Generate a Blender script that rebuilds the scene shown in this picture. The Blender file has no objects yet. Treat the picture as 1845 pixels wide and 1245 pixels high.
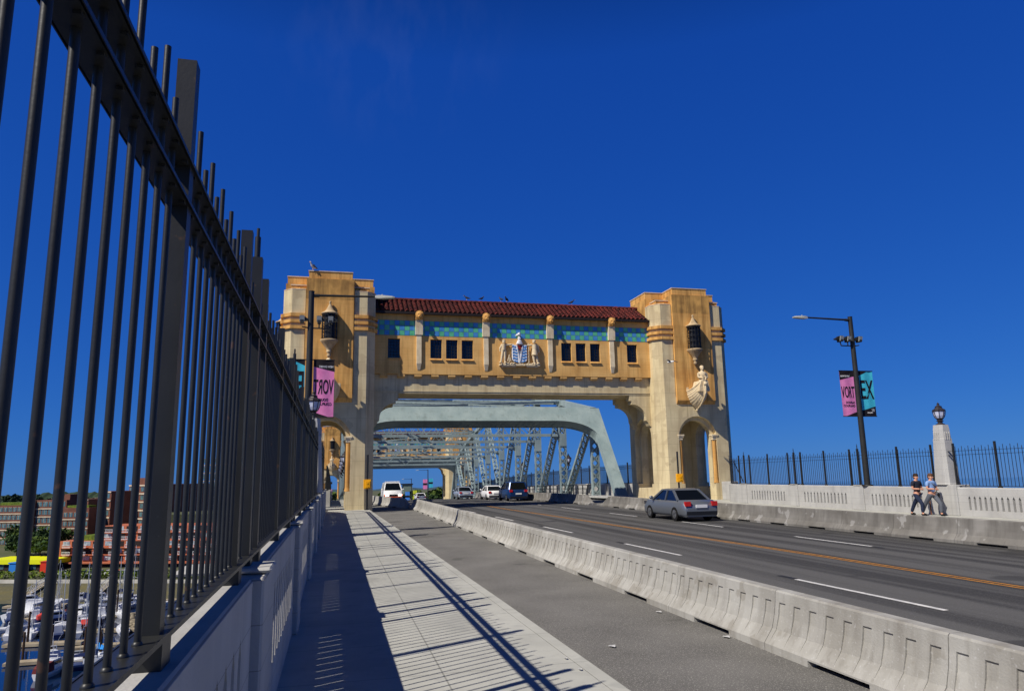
import bpy, bmesh, math, random
from mathutils import Vector, Matrix
C = bpy.context.scene.collection
PI = math.pi
rnd = random.Random(7)
# ------------------------------------------------------------------ camera
EYE = Vector((0, 0, 2.05))
F, PX, PY = 1285.0, 922.5, 622.5
def _n(v): return v.normalized()
_dy = _n(Vector((602-PX, 862-PY, F)))
_dz = Vector((786-PX, -6361-PY, F)); _dz = _n(_dz - _dy*_dz.dot(_dy))
_dx = _dy.cross(_dz)
if _dx[0] < 0: _dx = -_dx
R = Matrix((_dx, _dy, _dz))                      # world = R @ (right, down, forward)
def ray(px, py): return R @ Vector((px-PX, py-PY, F))
def at_z(px, py, z):
    r = ray(px, py); return EYE + r*((z-EYE.z)/r.z)
def at_y(px, py, y):
    r = ray(px, py); return EYE + r*(y/r.y)
cd = bpy.data.cameras.new('camera'); cam = bpy.data.objects.new('camera', cd); C.objects.link(cam)
cd.sensor_width = 36; cd.lens = 36*F/1845.0; cd.clip_start = 0.05; cd.clip_end = 30000
M3 = Matrix((R @ Vector((1,0,0)), R @ Vector((0,-1,0)), R @ Vector((0,0,-1)))).transposed()
cam.matrix_world = Matrix.Translation(EYE) @ M3.to_4x4()
bpy.context.scene.camera = cam
# ------------------------------------------------------------------ light
AZ, EL = math.radians(26.5), math.radians(47)      # the way the light travels, from +X towards +Y
tr = Vector((math.cos(AZ)*math.cos(EL), math.sin(AZ)*math.cos(EL), -math.sin(EL)))
sd = bpy.data.lights.new('sun', 'SUN'); so = bpy.data.objects.new('sun', sd); C.objects.link(so)
sd.energy = 5.0; sd.angle = math.radians(0.5); sd.color = (1.0, 0.93, 0.82)
so.rotation_euler = tr.to_track_quat('-Z', 'Y').to_euler(); so.location = (-40, -20, 60)
SKYC = ((1.08, .106), (.72, .575), (.43, 2.74))
W = bpy.data.worlds.new('World'); bpy.context.scene.world = W; W.use_nodes = True
nt = W.node_tree; nt.nodes.clear()
out = nt.nodes.new('ShaderNodeOutputWorld'); bg = nt.nodes.new('ShaderNodeBackground')
sky = nt.nodes.new('ShaderNodeTexSky'); sky.sky_type = 'NISHITA'; sky.sun_disc = False
sky.sun_elevation = EL
to_sun = -tr
sky.sun_rotation = math.atan2(to_sun.x, to_sun.y)
sky.altitude = 900; sky.air_density = 1.0; sky.dust_density = 0.15; sky.ozone_density = 5.0
# deep clear-air blue: each channel of the sky on its own response curve
sepc = nt.nodes.new('ShaderNodeSeparateColor'); hs = nt.nodes.new('ShaderNodeCombineColor')
nt.links.new(sky.outputs[0], sepc.inputs[0])
for ch, (pw, gn) in enumerate(SKYC):
    a_ = nt.nodes.new('ShaderNodeMath'); a_.operation = 'POWER'; a_.inputs[1].default_value = pw; nt.links.new(sepc.outputs[ch], a_.inputs[0])
    c_ = nt.nodes.new('ShaderNodeMath'); c_.operation = 'MULTIPLY'; c_.inputs[1].default_value = gn; nt.links.new(a_.outputs[0], c_.inputs[0]); nt.links.new(c_.outputs[0], hs.inputs[ch])
# a faint wisp of cirrus high up
tc = nt.nodes.new('ShaderNodeTexCoord')
mp = nt.nodes.new('ShaderNodeMapping'); mp.inputs['Scale'].default_value = (9, 2.2, 5); mp.inputs['Rotation'].default_value = (0.3, 0.5, 0.6)
nz = nt.nodes.new('ShaderNodeTexNoise'); nz.inputs['Scale'].default_value = 2.6; nz.inputs['Detail'].default_value = 7
nt.links.new(tc.outputs['Generated'], mp.inputs[0]); nt.links.new(mp.outputs[0], nz.inputs['Vector'])
dirv = ray(700, 20).normalized()
dt = nt.nodes.new('ShaderNodeVectorMath'); dt.operation = 'DOT_PRODUCT'; dt.inputs[1].default_value = dirv
nt.links.new(tc.outputs['Generated'], dt.inputs[0])
mr = nt.nodes.new('ShaderNodeMapRange'); mr.inputs[1].default_value = 0.985; mr.inputs[2].default_value = 1.0
nt.links.new(dt.outputs['Value'], mr.inputs[0])
mr2 = nt.nodes.new('ShaderNodeMapRange'); mr2.inputs[1].default_value = 0.47; mr2.inputs[2].default_value = 0.75; mr2.inputs[4].default_value = 0.022
nt.links.new(nz.outputs[0], mr2.inputs[0])
mu = nt.nodes.new('ShaderNodeMath'); mu.operation = 'MULTIPLY'
nt.links.new(mr.outputs[0], mu.inputs[0]); nt.links.new(mr2.outputs[0], mu.inputs[1])
mx = nt.nodes.new('ShaderNodeMixRGB'); mx.inputs[2].default_value = (7, 8, 9, 1)
nt.links.new(mu.outputs[0], mx.inputs[0]); nt.links.new(hs.outputs[0], mx.inputs[1])
# the deck climbs about one degree against the true horizon, so the sky is set that much lower; the zenith of so clear a sky is darker
tcs = nt.nodes.new('ShaderNodeMapping'); tcs.inputs['Rotation'].default_value = (math.radians(1.07), 0, 0)
nt.links.new(tc.outputs['Generated'], tcs.inputs[0]); nt.links.new(tcs.outputs[0], sky.inputs['Vector'])
sz = nt.nodes.new('ShaderNodeSeparateXYZ'); nt.links.new(tc.outputs['Generated'], sz.inputs[0])
zr = nt.nodes.new('ShaderNodeMapRange'); zr.inputs[1].default_value = .53; zr.inputs[2].default_value = .80; zr.inputs[3].default_value = 1; zr.inputs[4].default_value = .10
nt.links.new(sz.outputs[2], zr.inputs[0])
zm = nt.nodes.new('ShaderNodeMixRGB'); zm.blend_type = 'MULTIPLY'; zm.inputs[0].default_value = 1
nt.links.new(mx.outputs[0], zm.inputs[1]); nt.links.new(zr.outputs[0], zm.inputs[2])
nt.links.new(zm.outputs[0], bg.inputs[0]); bg.inputs[1].default_value = 0.082
nt.links.new(bg.outputs[0], out.inputs[0])
vs = bpy.context.scene.view_settings
vs.view_transform = 'Standard'; vs.look = 'None'; vs.exposure = 0; vs.gamma = 1
# ------------------------------------------------------------------ materials
def lin(r, g, b):
    f = lambda c: (c/255/12.92 if c/255 <= 0.04045 else ((c/255+0.055)/1.055)**2.4)
    return (f(r), f(g), f(b), 1)
def mat(name, c1, c2=None, scale=3.0, rough=0.85, bump=0.0, bscale=40, metal=0.0, streak=None, speck=None, stretch=(1,1,1),
        lo=0.35, hi=0.68, joints=None, spec=0.3, emit=None, cells=None, rand=0.0, patch=None):
    m = bpy.data.materials.new(name); m.use_nodes = True
    t = m.node_tree; n = t.nodes; b = n['Principled BSDF']
    b.inputs['Roughness'].default_value = rough; b.inputs['Metallic'].default_value = metal
    b.inputs['Specular IOR Level'].default_value = spec
    g = n.new('ShaderNodeNewGeometry')
    def noise(sc, det=5, st=(1,1,1)):
        mp = n.new('ShaderNodeMapping'); mp.inputs['Scale'].default_value = st
        t.links.new(g.outputs['Position'], mp.inputs[0])
        q = n.new('ShaderNodeTexNoise'); q.inputs['Scale'].default_value = sc; q.inputs['Detail'].default_value = det
        t.links.new(mp.outputs[0], q.inputs['Vector']); return q.outputs[0]
    def ramp(x, a, bb, v0=0, v1=1):
        r = n.new('ShaderNodeMapRange'); r.inputs[1].default_value = a; r.inputs[2].default_value = bb
        r.inputs[3].default_value = v0; r.inputs[4].default_value = v1
        t.links.new(x, r.inputs[0]); return r.outputs[0]
    def mix(f, a, bb):
        x = n.new('ShaderNodeMixRGB')
        for i, v in ((0, f), (1, a), (2, bb)):
            if hasattr(v, 'links'): t.links.new(v, x.inputs[i])
            else: x.inputs[i].default_value = v
        return x.outputs[0]
    col = c1
    if c2 is not None: col = mix(ramp(noise(scale, 6, stretch), lo, hi), c1, c2)
    if cells:                                    # (scale vector, colours)
        mp = n.new('ShaderNodeMapping'); mp.inputs['Scale'].default_value = cells[0]
        t.links.new(g.outputs['Position'], mp.inputs[0])
        fl = n.new('ShaderNodeVectorMath'); fl.operation = 'FLOOR'; t.links.new(mp.outputs[0], fl.inputs[0])
        wn = n.new('ShaderNodeTexWhiteNoise'); t.links.new(fl.outputs[0], wn.inputs['Vector'])
        col = mix(ramp(wn.outputs[0], 0, 1, 0, 1), cells[1], cells[2])
    if streak:                                   # (colour, amount)
        s = ramp(noise(1.0, 6, (2.6, 2.6, .22)), streak[2] if len(streak) > 2 else .5, .78, 0, streak[1])
        col = mix(s, col, streak[0])
        s = ramp(noise(1.0, 4, (9, 9, .35)), .56, .72, 0, streak[1]*.55); col = mix(s, col, streak[0])
    if speck:                                    # (colour, scale, threshold, amount)
        s = ramp(noise(speck[1], 2), speck[2], speck[2]+.12, 0, speck[3]); col = mix(s, col, speck[0])
    if patch:                                    # (colour, scale, threshold, amount): worn or repaired patches
        s = ramp(noise(patch[1], 3), patch[2], patch[2]+.03, 0, patch[3]); col = mix(s, col, patch[0])
    if rand:                                     # every copy a little lighter or darker
        oi = n.new('ShaderNodeObjectInfo'); hv = n.new('ShaderNodeHueSaturation'); t.links.new(ramp(oi.outputs['Random'], 0, 1, 1-rand, 1+rand*.6), hv.inputs['Value'])
        t.links.new(col, hv.inputs['Color']); col = hv.outputs[0]
    if joints:                                   # list of (axis, period, offset, width)
        sep = n.new('ShaderNodeSeparateXYZ'); t.links.new(g.outputs['Position'], sep.inputs[0])
        for ax, per, off, wd in joints:
            a = n.new('ShaderNodeMath'); a.operation = 'SUBTRACT'; t.links.new(sep.outputs[ax], a.inputs[0]); a.inputs[1].default_value = off
            pm = n.new('ShaderNodeMath'); pm.operation = 'PINGPONG'; t.links.new(a.outputs[0], pm.inputs[0]); pm.inputs[1].default_value = per/2
            lt = n.new('ShaderNodeMath'); lt.operation = 'LESS_THAN'; t.links.new(pm.outputs[0], lt.inputs[0]); lt.inputs[1].default_value = wd/2
            ms = n.new('ShaderNodeMath'); ms.operation = 'MULTIPLY'; t.links.new(lt.outputs[0], ms.inputs[0]); ms.inputs[1].default_value = .55
            col = mix(ms.outputs[0], col, (c1[0]*.25, c1[1]*.25, c1[2]*.25, 1))
    if hasattr(col, 'links'): t.links.new(col, b.inputs['Base Color'])
    else: b.inputs['Base Color'].default_value = col
    if bump:
        bp = n.new('ShaderNodeBump'); bp.inputs['Strength'].default_value = bump; bp.inputs['Distance'].default_value = .02
        t.links.new(noise(bscale, 4), bp.inputs['Height']); t.links.new(bp.outputs[0], b.inputs['Normal'])
    if emit:
        b.inputs['Emission Color'].default_value = emit[0]; b.inputs['Emission Strength'].default_value = emit[1]
    return m
k = lambda v, r=1, g=1, b=1: (v*r, v*g, v*b, 1)
M = dict(
 walk=mat('sidewalk_concrete', k(.46,1,1,.91), k(.39,1,1,.91), 1.4, .9, .15, 60, speck=(k(.5), 45, .62, .5), joints=[(0,400,1.17,.018),(1,1.52,.4,.014)], streak=(k(.26),.4,.55), patch=(k(.33,1,1,.93), .9, .60, .5)),
 bike=mat('cycle_lane_asphalt', k(.17,1,.97,.91), k(.115,1,.97,.91), .7, .92, .5, 110, speck=(k(.40,1,.97,.9), 62, .56, .8), patch=(k(.075,1,.97,.92), .7, .64, .5)),
 road=mat('road_asphalt', k(.098,1,.98,.95), k(.040,1,.98,.96), 1.0, .9, .4, 120, speck=(k(.22), 55, .58, .6), stretch=(1.5,.03,1), lo=.42, hi=.58, patch=(k(.03), .42, .66, .6)),
 tar=mat('tar_patch', k(.022), k(.035), 5, .7),
 white=mat('white_road_paint', k(.72,1,.98,.94), k(.5), 6, .8, speck=(k(.12), 25, .62, .7)),
 yellow=mat('yellow_road_paint', lin(206,140,44), lin(168,112,40), 6, .8, speck=(k(.1), 25, .64, .6)),
 curb=mat('kerb_concrete', k(.42,1,.99,.96), k(.32), 2, .9),
 bar=mat('barrier_concrete', k(.44,1,.985,.92), k(.35,1,.97,.88), 1.6, .9, .25, 50, streak=(k(.20,1,.92,.80),.75,.46), speck=(k(.60), 30, .62, .35), rand=.14, patch=(k(.26,1,.93,.80), 2.3, .60, .55)),
 barold=mat('weathered_barrier_concrete', k(.17,1,.94,.84), k(.27,1,.96,.88), 1.3, .92, .25, 50, streak=(k(.10,1,.93,.84),.8,.40), rand=.18, patch=(k(.42,1,.98,.94), 1.7, .60, .5)),
 conc=mat('parapet_concrete', k(.47,1,.99,.94), k(.38,1,.98,.93), 1.1, .9, .2, 50, streak=(k(.28),.5,.52), joints=[(2,.28,0,.006)]),
 tan=mat('tan_stucco', lin(218,202,160), lin(200,182,142), .9, .9, .12, 30, streak=(lin(140,120,92),.6,.5), patch=(lin(186,168,132), .8, .58, .6), joints=[(2,.95,.3,.012)]),
 ochre=mat('ochre_stucco', lin(228,178,104), lin(206,152,82), .8, .9, .12, 30, streak=(lin(120,78,34),.8,.46), joints=[(2,.8,.2,.010)]),
 stain=mat('lichen_stained_stucco', lin(222,170,94), lin(168,126,70), 1.4, .95, .2, 25, streak=(lin(84,66,42),.85,.42)),
 gall=mat('gallery_ochre_stucco', lin(230,184,114), lin(214,164,94), .9, .9, .1, 30, streak=(lin(150,104,56),.65,.54), joints=[(2,.42,.1,.008)]),
 lant=mat('lantern_stone', lin(198,176,140), lin(172,148,112), 2, .85, .1, 30, streak=(lin(110,88,62),.7,.5)),
 cream=mat('cream_stone', lin(236,220,186), lin(214,194,156), 2, .85, .1, 30, streak=(lin(140,116,84),.5,.58)),
 cap=mat('pale_coping', lin(225,205,175), lin(200,170,140), 2, .85),
 tileb=mat('blue_glazed_tile', lin(78,146,206), lin(64,128,190), 3, .3, spec=.5),
 tileg=mat('green_glazed_tile', lin(98,192,144), lin(84,172,128), 3, .3, spec=.5),
 grout=mat('tile_grout', lin(110,104,92)),
 roof=mat('clay_roof_tile', lin(150,62,50), None, rough=.75, bump=.1, cells=((2.9,2.2,2.2), lin(108,44,38), lin(62,26,26)), speck=(lin(70,40,36), 6, .6, .5)),
 roofd=mat('roof_underlay', lin(60,26,22)), gutter=mat('dark_gutter', lin(38,30,26), rough=.6),
 glass=mat('dark_window_glass', lin(24,28,34), None, rough=.12, spec=.6),
 iron=mat('black_iron', lin(26,28,32), rough=.5, spec=.4),
 steel=mat('grey_green_bridge_paint', lin(152,168,168), lin(132,150,152), .8, .55, .05, 30, streak=(lin(104,112,108),.5,.55)),
 fence=mat('charcoal_fence_paint', lin(43,44,43), lin(36,37,37), 5, .42, .03, 60, spec=.4, speck=(lin(90,92,94), 34, .72, .5), patch=(lin(92,66,48), 11, .70, .55)),
 pole=mat('dark_lamp_pole_paint', lin(46,46,44), lin(38,38,37), 3, .5, spec=.35),
 lum=mat('pale_grey_metal', lin(170,172,165), rough=.45), frost=mat('lantern_glass', lin(205,210,228), lin(180,186,212), 5, .25, spec=.5),
 brown=mat('dark_bronze', lin(52,46,48), rough=.5),
 amber=mat('yellow_box_paint', lin(246,176,16), lin(232,160,12), 6, .5),
 pink=mat('pink_banner_cloth', lin(232,140,190), lin(222,122,178), 4, .8), cyan=mat('cyan_banner_cloth', lin(70,195,215), lin(60,180,205), 4, .8),
 blueb=mat('blue_banner_cloth', lin(72,140,220)), lime=mat('lime_banner_cloth', lin(205,214,60)), magb=mat('violet_banner_cloth', lin(196,120,190)),
 ink=mat('banner_black', lin(26,20,26), rough=.8), wht=mat('white_print', k(.75)),
 stone=mat('carved_stone', lin(226,208,172), lin(204,182,146), 5, .85, .15, 30), shw=mat('white_enamel', k(.82)), shb=mat('blue_enamel', lin(70,140,205)), shr=mat('red_enamel', lin(150,40,36)),
 silver=mat('silver_car_paint', lin(176,186,200), rough=.28, metal=.5, spec=.5), blue=mat('dark_blue_car_paint', lin(24,54,100), rough=.25, metal=.3, spec=.5), whitec=mat('white_car_paint', k(.78), rough=.25, spec=.5),
 greyc=mat('grey_car_paint', lin(120,126,134), rough=.28, metal=.5, spec=.5),
 carglass=mat('car_glass', lin(14,18,22), rough=.06, spec=.8), tyre=mat('tyre_rubber', lin(20,20,20), rough=.9), rim=mat('alloy_rim', lin(150,152,155), rough=.3, metal=.8),
 red=mat('red_lens', lin(190,20,20), rough=.25, spec=.6), lamp=mat('lit_headlight', k(.9), emit=((1,.9,.75,1), 4)), orange=mat('orange_lens', lin(220,90,20), rough=.3), chrome=mat('chrome', k(.7), rough=.15, metal=1), plate=mat('number_plate', k(.7)),
 skin=mat('skin', lin(205,150,122), rough=.6), hair=mat('dark_brown_hair', lin(50,34,26), rough=.7), hair2=mat('brown_hair', lin(92,62,42), rough=.7), navy=mat('navy_cotton', lin(34,38,52), rough=.9), sky=mat('light_blue_cotton', lin(126,158,205), rough=.9), jean=mat('dark_denim', lin(36,46,70), lin(28,36,56), 20, .9), khaki=mat('grey_trousers', lin(92,96,104), rough=.9), bag=mat('grey_canvas', lin(70,66,60), rough=.9), shoe=mat('black_shoe', lin(24,22,22)),
 gull=mat('white_feathers', k(.8)), gullg=mat('grey_feathers', lin(110,116,128)), pigeon=mat('slate_feathers', lin(52,54,64)), beak=mat('yellow_beak', lin(230,180,60)),
 rust=mat('rusty_pipe', lin(122,80,58), lin(96,62,46), 8), platem=mat('grey_metal_plate', lin(128,138,148), rough=.5), paper=mat('paper_scrap', k(.5)),
)
# ------------------------------------------------------------------ mesh builder
class MB:
    def __init__(s): s.v = []; s.f = []; s.m = []; s.sm = []
    def add(s, vs, fs, m=0, smooth=False):
        o = len(s.v); s.v += [tuple(p) for p in vs]
        for f in fs: s.f.append([o+i for i in f]); s.m.append(m); s.sm.append(smooth)
        return s
    def hexa(s, p, m=0):                          # 8 points: bottom loop then top loop
        return s.add(p, [(0,3,2,1),(4,5,6,7),(0,1,5,4),(1,2,6,5),(2,3,7,6),(3,0,4,7)], m)
    def box(s, x0, x1, y0, y1, z0, z1, m=0):
        return s.hexa([(x0,y0,z0),(x1,y0,z0),(x1,y1,z0),(x0,y1,z0),(x0,y0,z1),(x1,y0,z1),(x1,y1,z1),(x0,y1,z1)], m)
    def bar(s, p, q, w, h, m=0, up=(0,0,1)):      # rectangular beam from p to q, w sideways, h along up
        p, q = Vector(p), Vector(q); d = (q-p).normalized(); u = Vector(up)
        if abs(d.dot(u)) > .98: u = Vector((0,1,0))
        a = d.cross(u).normalized(); u = a.cross(d)
        a *= w/2; u = u*(h/2)
        return s.hexa([p-a-u, p+a-u, q+a-u, q-a-u, p-a+u, p+a+u, q+a+u, q-a+u], m)
    def tube(s, p, q, r0, r1=None, n=8, m=0, smooth=True):
        r1 = r0 if r1 is None else r1
        p, q = Vector(p), Vector(q); d = (q-p).normalized(); u = Vector((0,0,1)) if abs(d.z) < .95 else Vector((1,0,0))
        a = d.cross(u).normalized(); b = d.cross(a)
        ring = lambda c, r: [c + a*(r*math.cos(2*PI*i/n)) + b*(r*math.sin(2*PI*i/n)) for i in range(n)]
        s.add(ring(p, r0)+ring(q, r1), [(i, i+n, (i+1) % n+n, (i+1) % n) for i in range(n)], m, smooth)
        return s.add(ring(p, r0)+ring(q, r1), [tuple(range(n)), tuple(range(2*n-1, n-1, -1))], m)
    def path(s, pts, r, n=7, m=0):
        for a, b in zip(pts, pts[1:]): s.tube(a, b, r, r, n, m)
        return s
    def prism(s, poly, ax, a, b, m=0):            # polygon in the two other axes, pushed from a to b along axis ax
        def P(q, t):
            return (t, q[0], q[1]) if ax == 0 else (q[0], t, q[1]) if ax == 1 else (q[0], q[1], t)
        n = len(poly); vs = [P(q, a) for q in poly]+[P(q, b) for q in poly]
        return s.add(vs, [tuple(range(n-1,-1,-1)), tuple(range(n, 2*n))]+[(i, (i+1) % n, (i+1) % n+n, i+n) for i in range(n)], m)
    def lathe(s, prof, c=(0,0,0), n=16, m=0, smooth=True):
        vs = []; fs = []
        for r, z in prof:
            for i in range(n): vs.append((c[0]+r*math.cos(2*PI*i/n), c[1]+r*math.sin(2*PI*i/n), c[2]+z))
        for j in range(len(prof)-1):
            for i in range(n): fs.append((j*n+i, j*n+(i+1) % n, (j+1)*n+(i+1) % n, (j+1)*n+i))
        s.add(vs, fs, m, smooth)
        return s
    def ball(s, c, rx, ry=None, rz=None, n=10, m=0, k=6):
        ry = rx if ry is None else ry; rz = rx if rz is None else rz
        vs = []; fs = []
        for j in range(k+1):
            a = -PI/2+PI*j/k
            for i in range(n): vs.append((c[0]+rx*math.cos(a)*math.cos(2*PI*i/n), c[1]+ry*math.cos(a)*math.sin(2*PI*i/n), c[2]+rz*math.sin(a)))
        for j in range(k):
            for i in range(n): fs.append((j*n+i, j*n+(i+1) % n, (j+1)*n+(i+1) % n, (j+1)*n+i))
        return s.add(vs, fs, m, True)
    def loft(s, rings, m=0, smooth=False, closed=True, caps=True):
        n = len(rings[0]); vs = [p for r in rings for p in r]; fs = []
        for j in range(len(rings)-1):
            for i in range(n if closed else n-1): fs.append((j*n+i, j*n+(i+1) % n, (j+1)*n+(i+1) % n, (j+1)*n+i))
        s.add(vs, fs, m, smooth)
        if caps and closed:
            s.add(rings[0], [tuple(range(n-1,-1,-1))], m); s.add(rings[-1], [tuple(range(n))], m)
        return s
    def build(s, name, mats, parent=None, bevel=0, fix=False):
        if not isinstance(mats, (list, tuple)): mats = [mats]
        me = bpy.data.meshes.new(name)
        o0 = world_loc(parent) if parent else Vector((0,0,0))
        me.from_pydata([tuple(Vector(p)-o0) for p in s.v], [], s.f)
        for mm in mats: me.materials.append(mm)
        me.polygons.foreach_set('material_index', s.m); me.polygons.foreach_set('use_smooth', s.sm)
        if fix:
            bm = bmesh.new(); bm.from_mesh(me); bmesh.ops.remove_doubles(bm, verts=bm.verts, dist=1e-5)
            bmesh.ops.recalc_face_normals(bm, faces=bm.faces); bm.to_mesh(me); bm.free()
        me.update()
        o = bpy.data.objects.new(name, me); C.objects.link(o)
        if parent: o.parent = parent
        if bevel:
            b = o.modifiers.new('bevel', 'BEVEL'); b.width = bevel; b.segments = 1; b.limit_method = 'ANGLE'; b.angle_limit = math.radians(50)
        return o
def world_loc(o):
    v = Vector((0,0,0))
    while o: v += Vector(o.location); o = o.parent
    return v
def tag(o, label=None, cat=None, group=None, kind=None):
    for a, b in (('label', label), ('category', cat), ('group', group), ('kind', kind)):
        if b: o[a] = b
    return o
def thing(name, loc, label, cat, group=None):
    o = bpy.data.objects.new(name, None); C.objects.link(o); o.location = loc; o.empty_display_size = .2
    return tag(o, label, cat, group)
KIDS = {}
def copy_tree(o, parent=None):
    c = o.copy(); C.objects.link(c)
    if parent: c.parent = parent
    for ch in list(o.children): copy_tree(ch, c)
    return c
def baked(o):
    dg = bpy.context.evaluated_depsgraph_get(); return bpy.data.meshes.new_from_object(o.evaluated_get(dg))
def cut(o, cutters):
    for c in cutters:
        md = o.modifiers.new('cut', 'BOOLEAN'); md.object = c; md.operation = 'DIFFERENCE'; md.solver = 'EXACT'
    bpy.context.view_layer.update()
    me = baked(o); o.modifiers.clear(); o.data = me
    for c in cutters: bpy.data.objects.remove(c)
    return o
ORD = ['first','second','third','fourth','fifth','sixth','seventh','eighth','ninth','tenth','eleventh','twelfth','thirteenth','fourteenth','fifteenth','sixteenth','seventeenth','eighteenth','nineteenth','twentieth','twenty-first','twenty-second','twenty-third','twenty-fourth','twenty-fifth','twenty-sixth','twenty-seventh','twenty-eighth','twenty-ninth','thirtieth','thirty-first','thirty-second','thirty-third','thirty-fourth','thirty-fifth','thirty-sixth']
XC = 12.95                                        # centre line of the bridge
def zd(y):                                        # deck level along the bridge
    if y < 45: return 0.0
    if y < 155: return -.00027*(y-45)**2
    return -.00027*110**2-.045*(y-155)
# ------------------------------------------------------------------ the deck
YS = [-14,-6,0,6,12,18,24,30,36,42,45,48,51,54,57,60,64,70,80,95,110,125,140,155,170,190,215,240,262]
def ipl(tab, y):
    if y <= tab[0][0]: return tab[0][1]
    for (a, u), (b, v) in zip(tab, tab[1:]):
        if y <= b: return u+(v-u)*(y-a)/(b-a)
    return tab[-1][1]
CURB = [(-20,2.82),(9,2.81),(14,2.74),(18,2.70),(25.5,2.62),(48,2.30),(300,2.30)]
def strip(name, xa, xb, dz, m, ys=YS, thick=0, kind='structure'):
    b = MB(); A = [(xa(y), y, zd(y)+dz) for y in ys]; B = [(xb(y), y, zd(y)+dz) for y in ys]
    n = len(ys); b.add(A+B, [(i, i+n, i+1+n, i+1) for i in range(n-1)])
    if thick: b.add(B+[(p[0]+.02, p[1], p[2]-thick) for p in B], [(i, i+n, i+1+n, i+1) for i in range(n-1)])
    return tag(b.build(name, m, fix=False), kind=kind)
cx = lambda y: ipl(CURB, y)
const = lambda v: (lambda y: v)
WEDGE = [(-20,-.715),(41,-.715),(47,-3.4),(300,-3.4)]
wx = lambda y: ipl(WEDGE, y)
strip('sidewalk', wx, lambda y: cx(y)-.16, 0, M['walk'])
strip('kerb', lambda y: cx(y)-.16, cx, .003, M['walk'], thick=.2)
strip('cycle_lane', lambda y: cx(y)-.05, const(5.62), -.19, M['bike'])
strip('road', const(5.5), const(18.4), -.186, M['road'])
strip('road_shoulder', const(18.4), const(23.0), -.19, M['bike'])
strip('far_sidewalk', const(23.0), const(29.4), -.02, M['walk'])
# underside so that the deck is a slab
b = MB(); ys = YS; n = len(ys)
for c, d in ((29.4, -1.0),):
    A = [(wx(y), y, zd(y)+d) for y in ys]; B = [(c, y, zd(y)+d) for y in ys]
    A2 = [(wx(y), y, zd(y)-.003) for y in ys]; B2 = [(c, y, zd(y)-.023) for y in ys]
    b.add(A+B, [(i, i+1, i+1+n, i+n) for i in range(n-1)])
    b.add(A+A2, [(i, i+n, i+1+n, i+1) for i in range(n-1)]); b.add(B+B2, [(i, i+1, i+1+n, i+n) for i in range(n-1)])
tag(b.build('bridge_deck', M['curb']), kind='structure')
# markings
YEL = [(-20,12.55),(12,12.5),(18,12.45),(25,12.15),(38,11.7),(48,11.3),(300,11.3)]
WL = [(-20,9.5),(10,9.47),(14,9.36),(20,9.2),(30,8.95),(48,8.4),(300,8.3)]
WR = [(-20,15.2),(20,15.27),(30,15.5),(48,15.2),(300,14.6)]
def paint(name, tab, off, w, spans, m):
    b = MB()
    for y0, y1 in spans:
        N = max(2, int((y1-y0)/3)); L = []
        for i in range(N+1):
            y = y0+(y1-y0)*i/N; x = ipl(tab, y)+off; L.append((x-w/2, y, zd(y)-.181)); L.append((x+w/2, y, zd(y)-.181))
        b.add(L, [(2*i, 2*i+1, 2*i+3, 2*i+2) for i in range(N)])
    return tag(b.build(name, m), kind='structure')
paint('yellow_centre_line', YEL, -.085, .065, [(-14, 60)], M['yellow']); paint('yellow_centre_line', YEL, .085, .065, [(-14, 60)], M['yellow'])
dash = lambda y0: [(y0+8.6*i, y0+8.6*i+3.7) for i in range(-2, 14)]
paint('tar_patch', WL, .02, .15, [(a+3.75, a+4.3) for a, c in dash(9.9)], M['tar']); paint('tar_patch', WR, -.02, .13, [(a-.5, a-.05) for a, c in dash(18.4)], M['tar'])
paint('lane_marking', WL, 0, .11, dash(9.9), M['white']); paint('lane_marking', WR, 0, .11, dash(18.4), M['white'])
# ------------------------------------------------------------------ concrete barriers
def barrier(x0, fluted, L, m):
    """profile in (offset from the face foot, height); the length runs along Y"""
    Wd = .62
    A = [(0,0),(0,.09),(.13,.26),(.175,.42),(.20,.565),(.202,.58),(.215,.70),(.235,.72)]
    Bp = [(0,0),(0,.09),(.136,.25),(.196,.42),(.221,.562),(.202,.58),(.215,.70),(.235,.72)]
    mir = lambda P: P+[(Wd-a, z) for a, z in reversed(P)]
    A2 = mir(A); B2 = Bp+[(Wd-a, z) for a, z in reversed(A)]
    # forklift notch: the foot is lifted
    st = []
    ys = []
    if fluted:
        nf = 9; pitch = L/nf
        for i in range(nf):
            c = (i+.5)*pitch; ys += [(c-.068, 0), (c-.068, 1), (c+.068, 1), (c+.068, 0)]
        ys = [(0.006, 0)]+ys+[(L-.006, 0)]
    else: ys = [(0.006, 0), (L/2-.5, 0), (L/2+.5, 0), (L-.006, 0)]
    b = MB(); na, nb = L/2-.5, L/2+.5
    rows = []
    for y, t in ys: rows.append((y, B2 if t else A2))
    full = []
    for y, P in rows:
        full.append((y, P))
    def lift(P): return [(a, max(z, .07) if i in (0, len(P)-1) else z) for i, (a, z) in enumerate(P)]
    out = []
    for (y, P), nx in zip(full, full[1:]+[None]):
        inside = na < y < nb
        out.append((y, lift(P) if inside else P))
        if nx:
            for cutp in (na, nb):
                if y < cutp < nx[0]:
                    Q = P
                    seq = [(cutp, Q), (cutp, lift(Q))] if cutp == na else [(cutp, lift(Q)), (cutp, Q)]
                    out += seq
    if not fluted:
        out = [(0.006, A2), (na, A2), (na, lift(A2)), (nb, lift(A2)), (nb, A2), (L-.006, A2)]
    b.loft([[(a, y, z) for a, z in P] for y, P in out])
    return b
proto_f = barrier(0, True, 2.72, None).build('concrete_barrier', M['bar'])
proto_p = barrier(0, False, 2.55, None).build('concrete_barrier', M['barold'])
bpy.context.view_layer.update()
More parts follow.
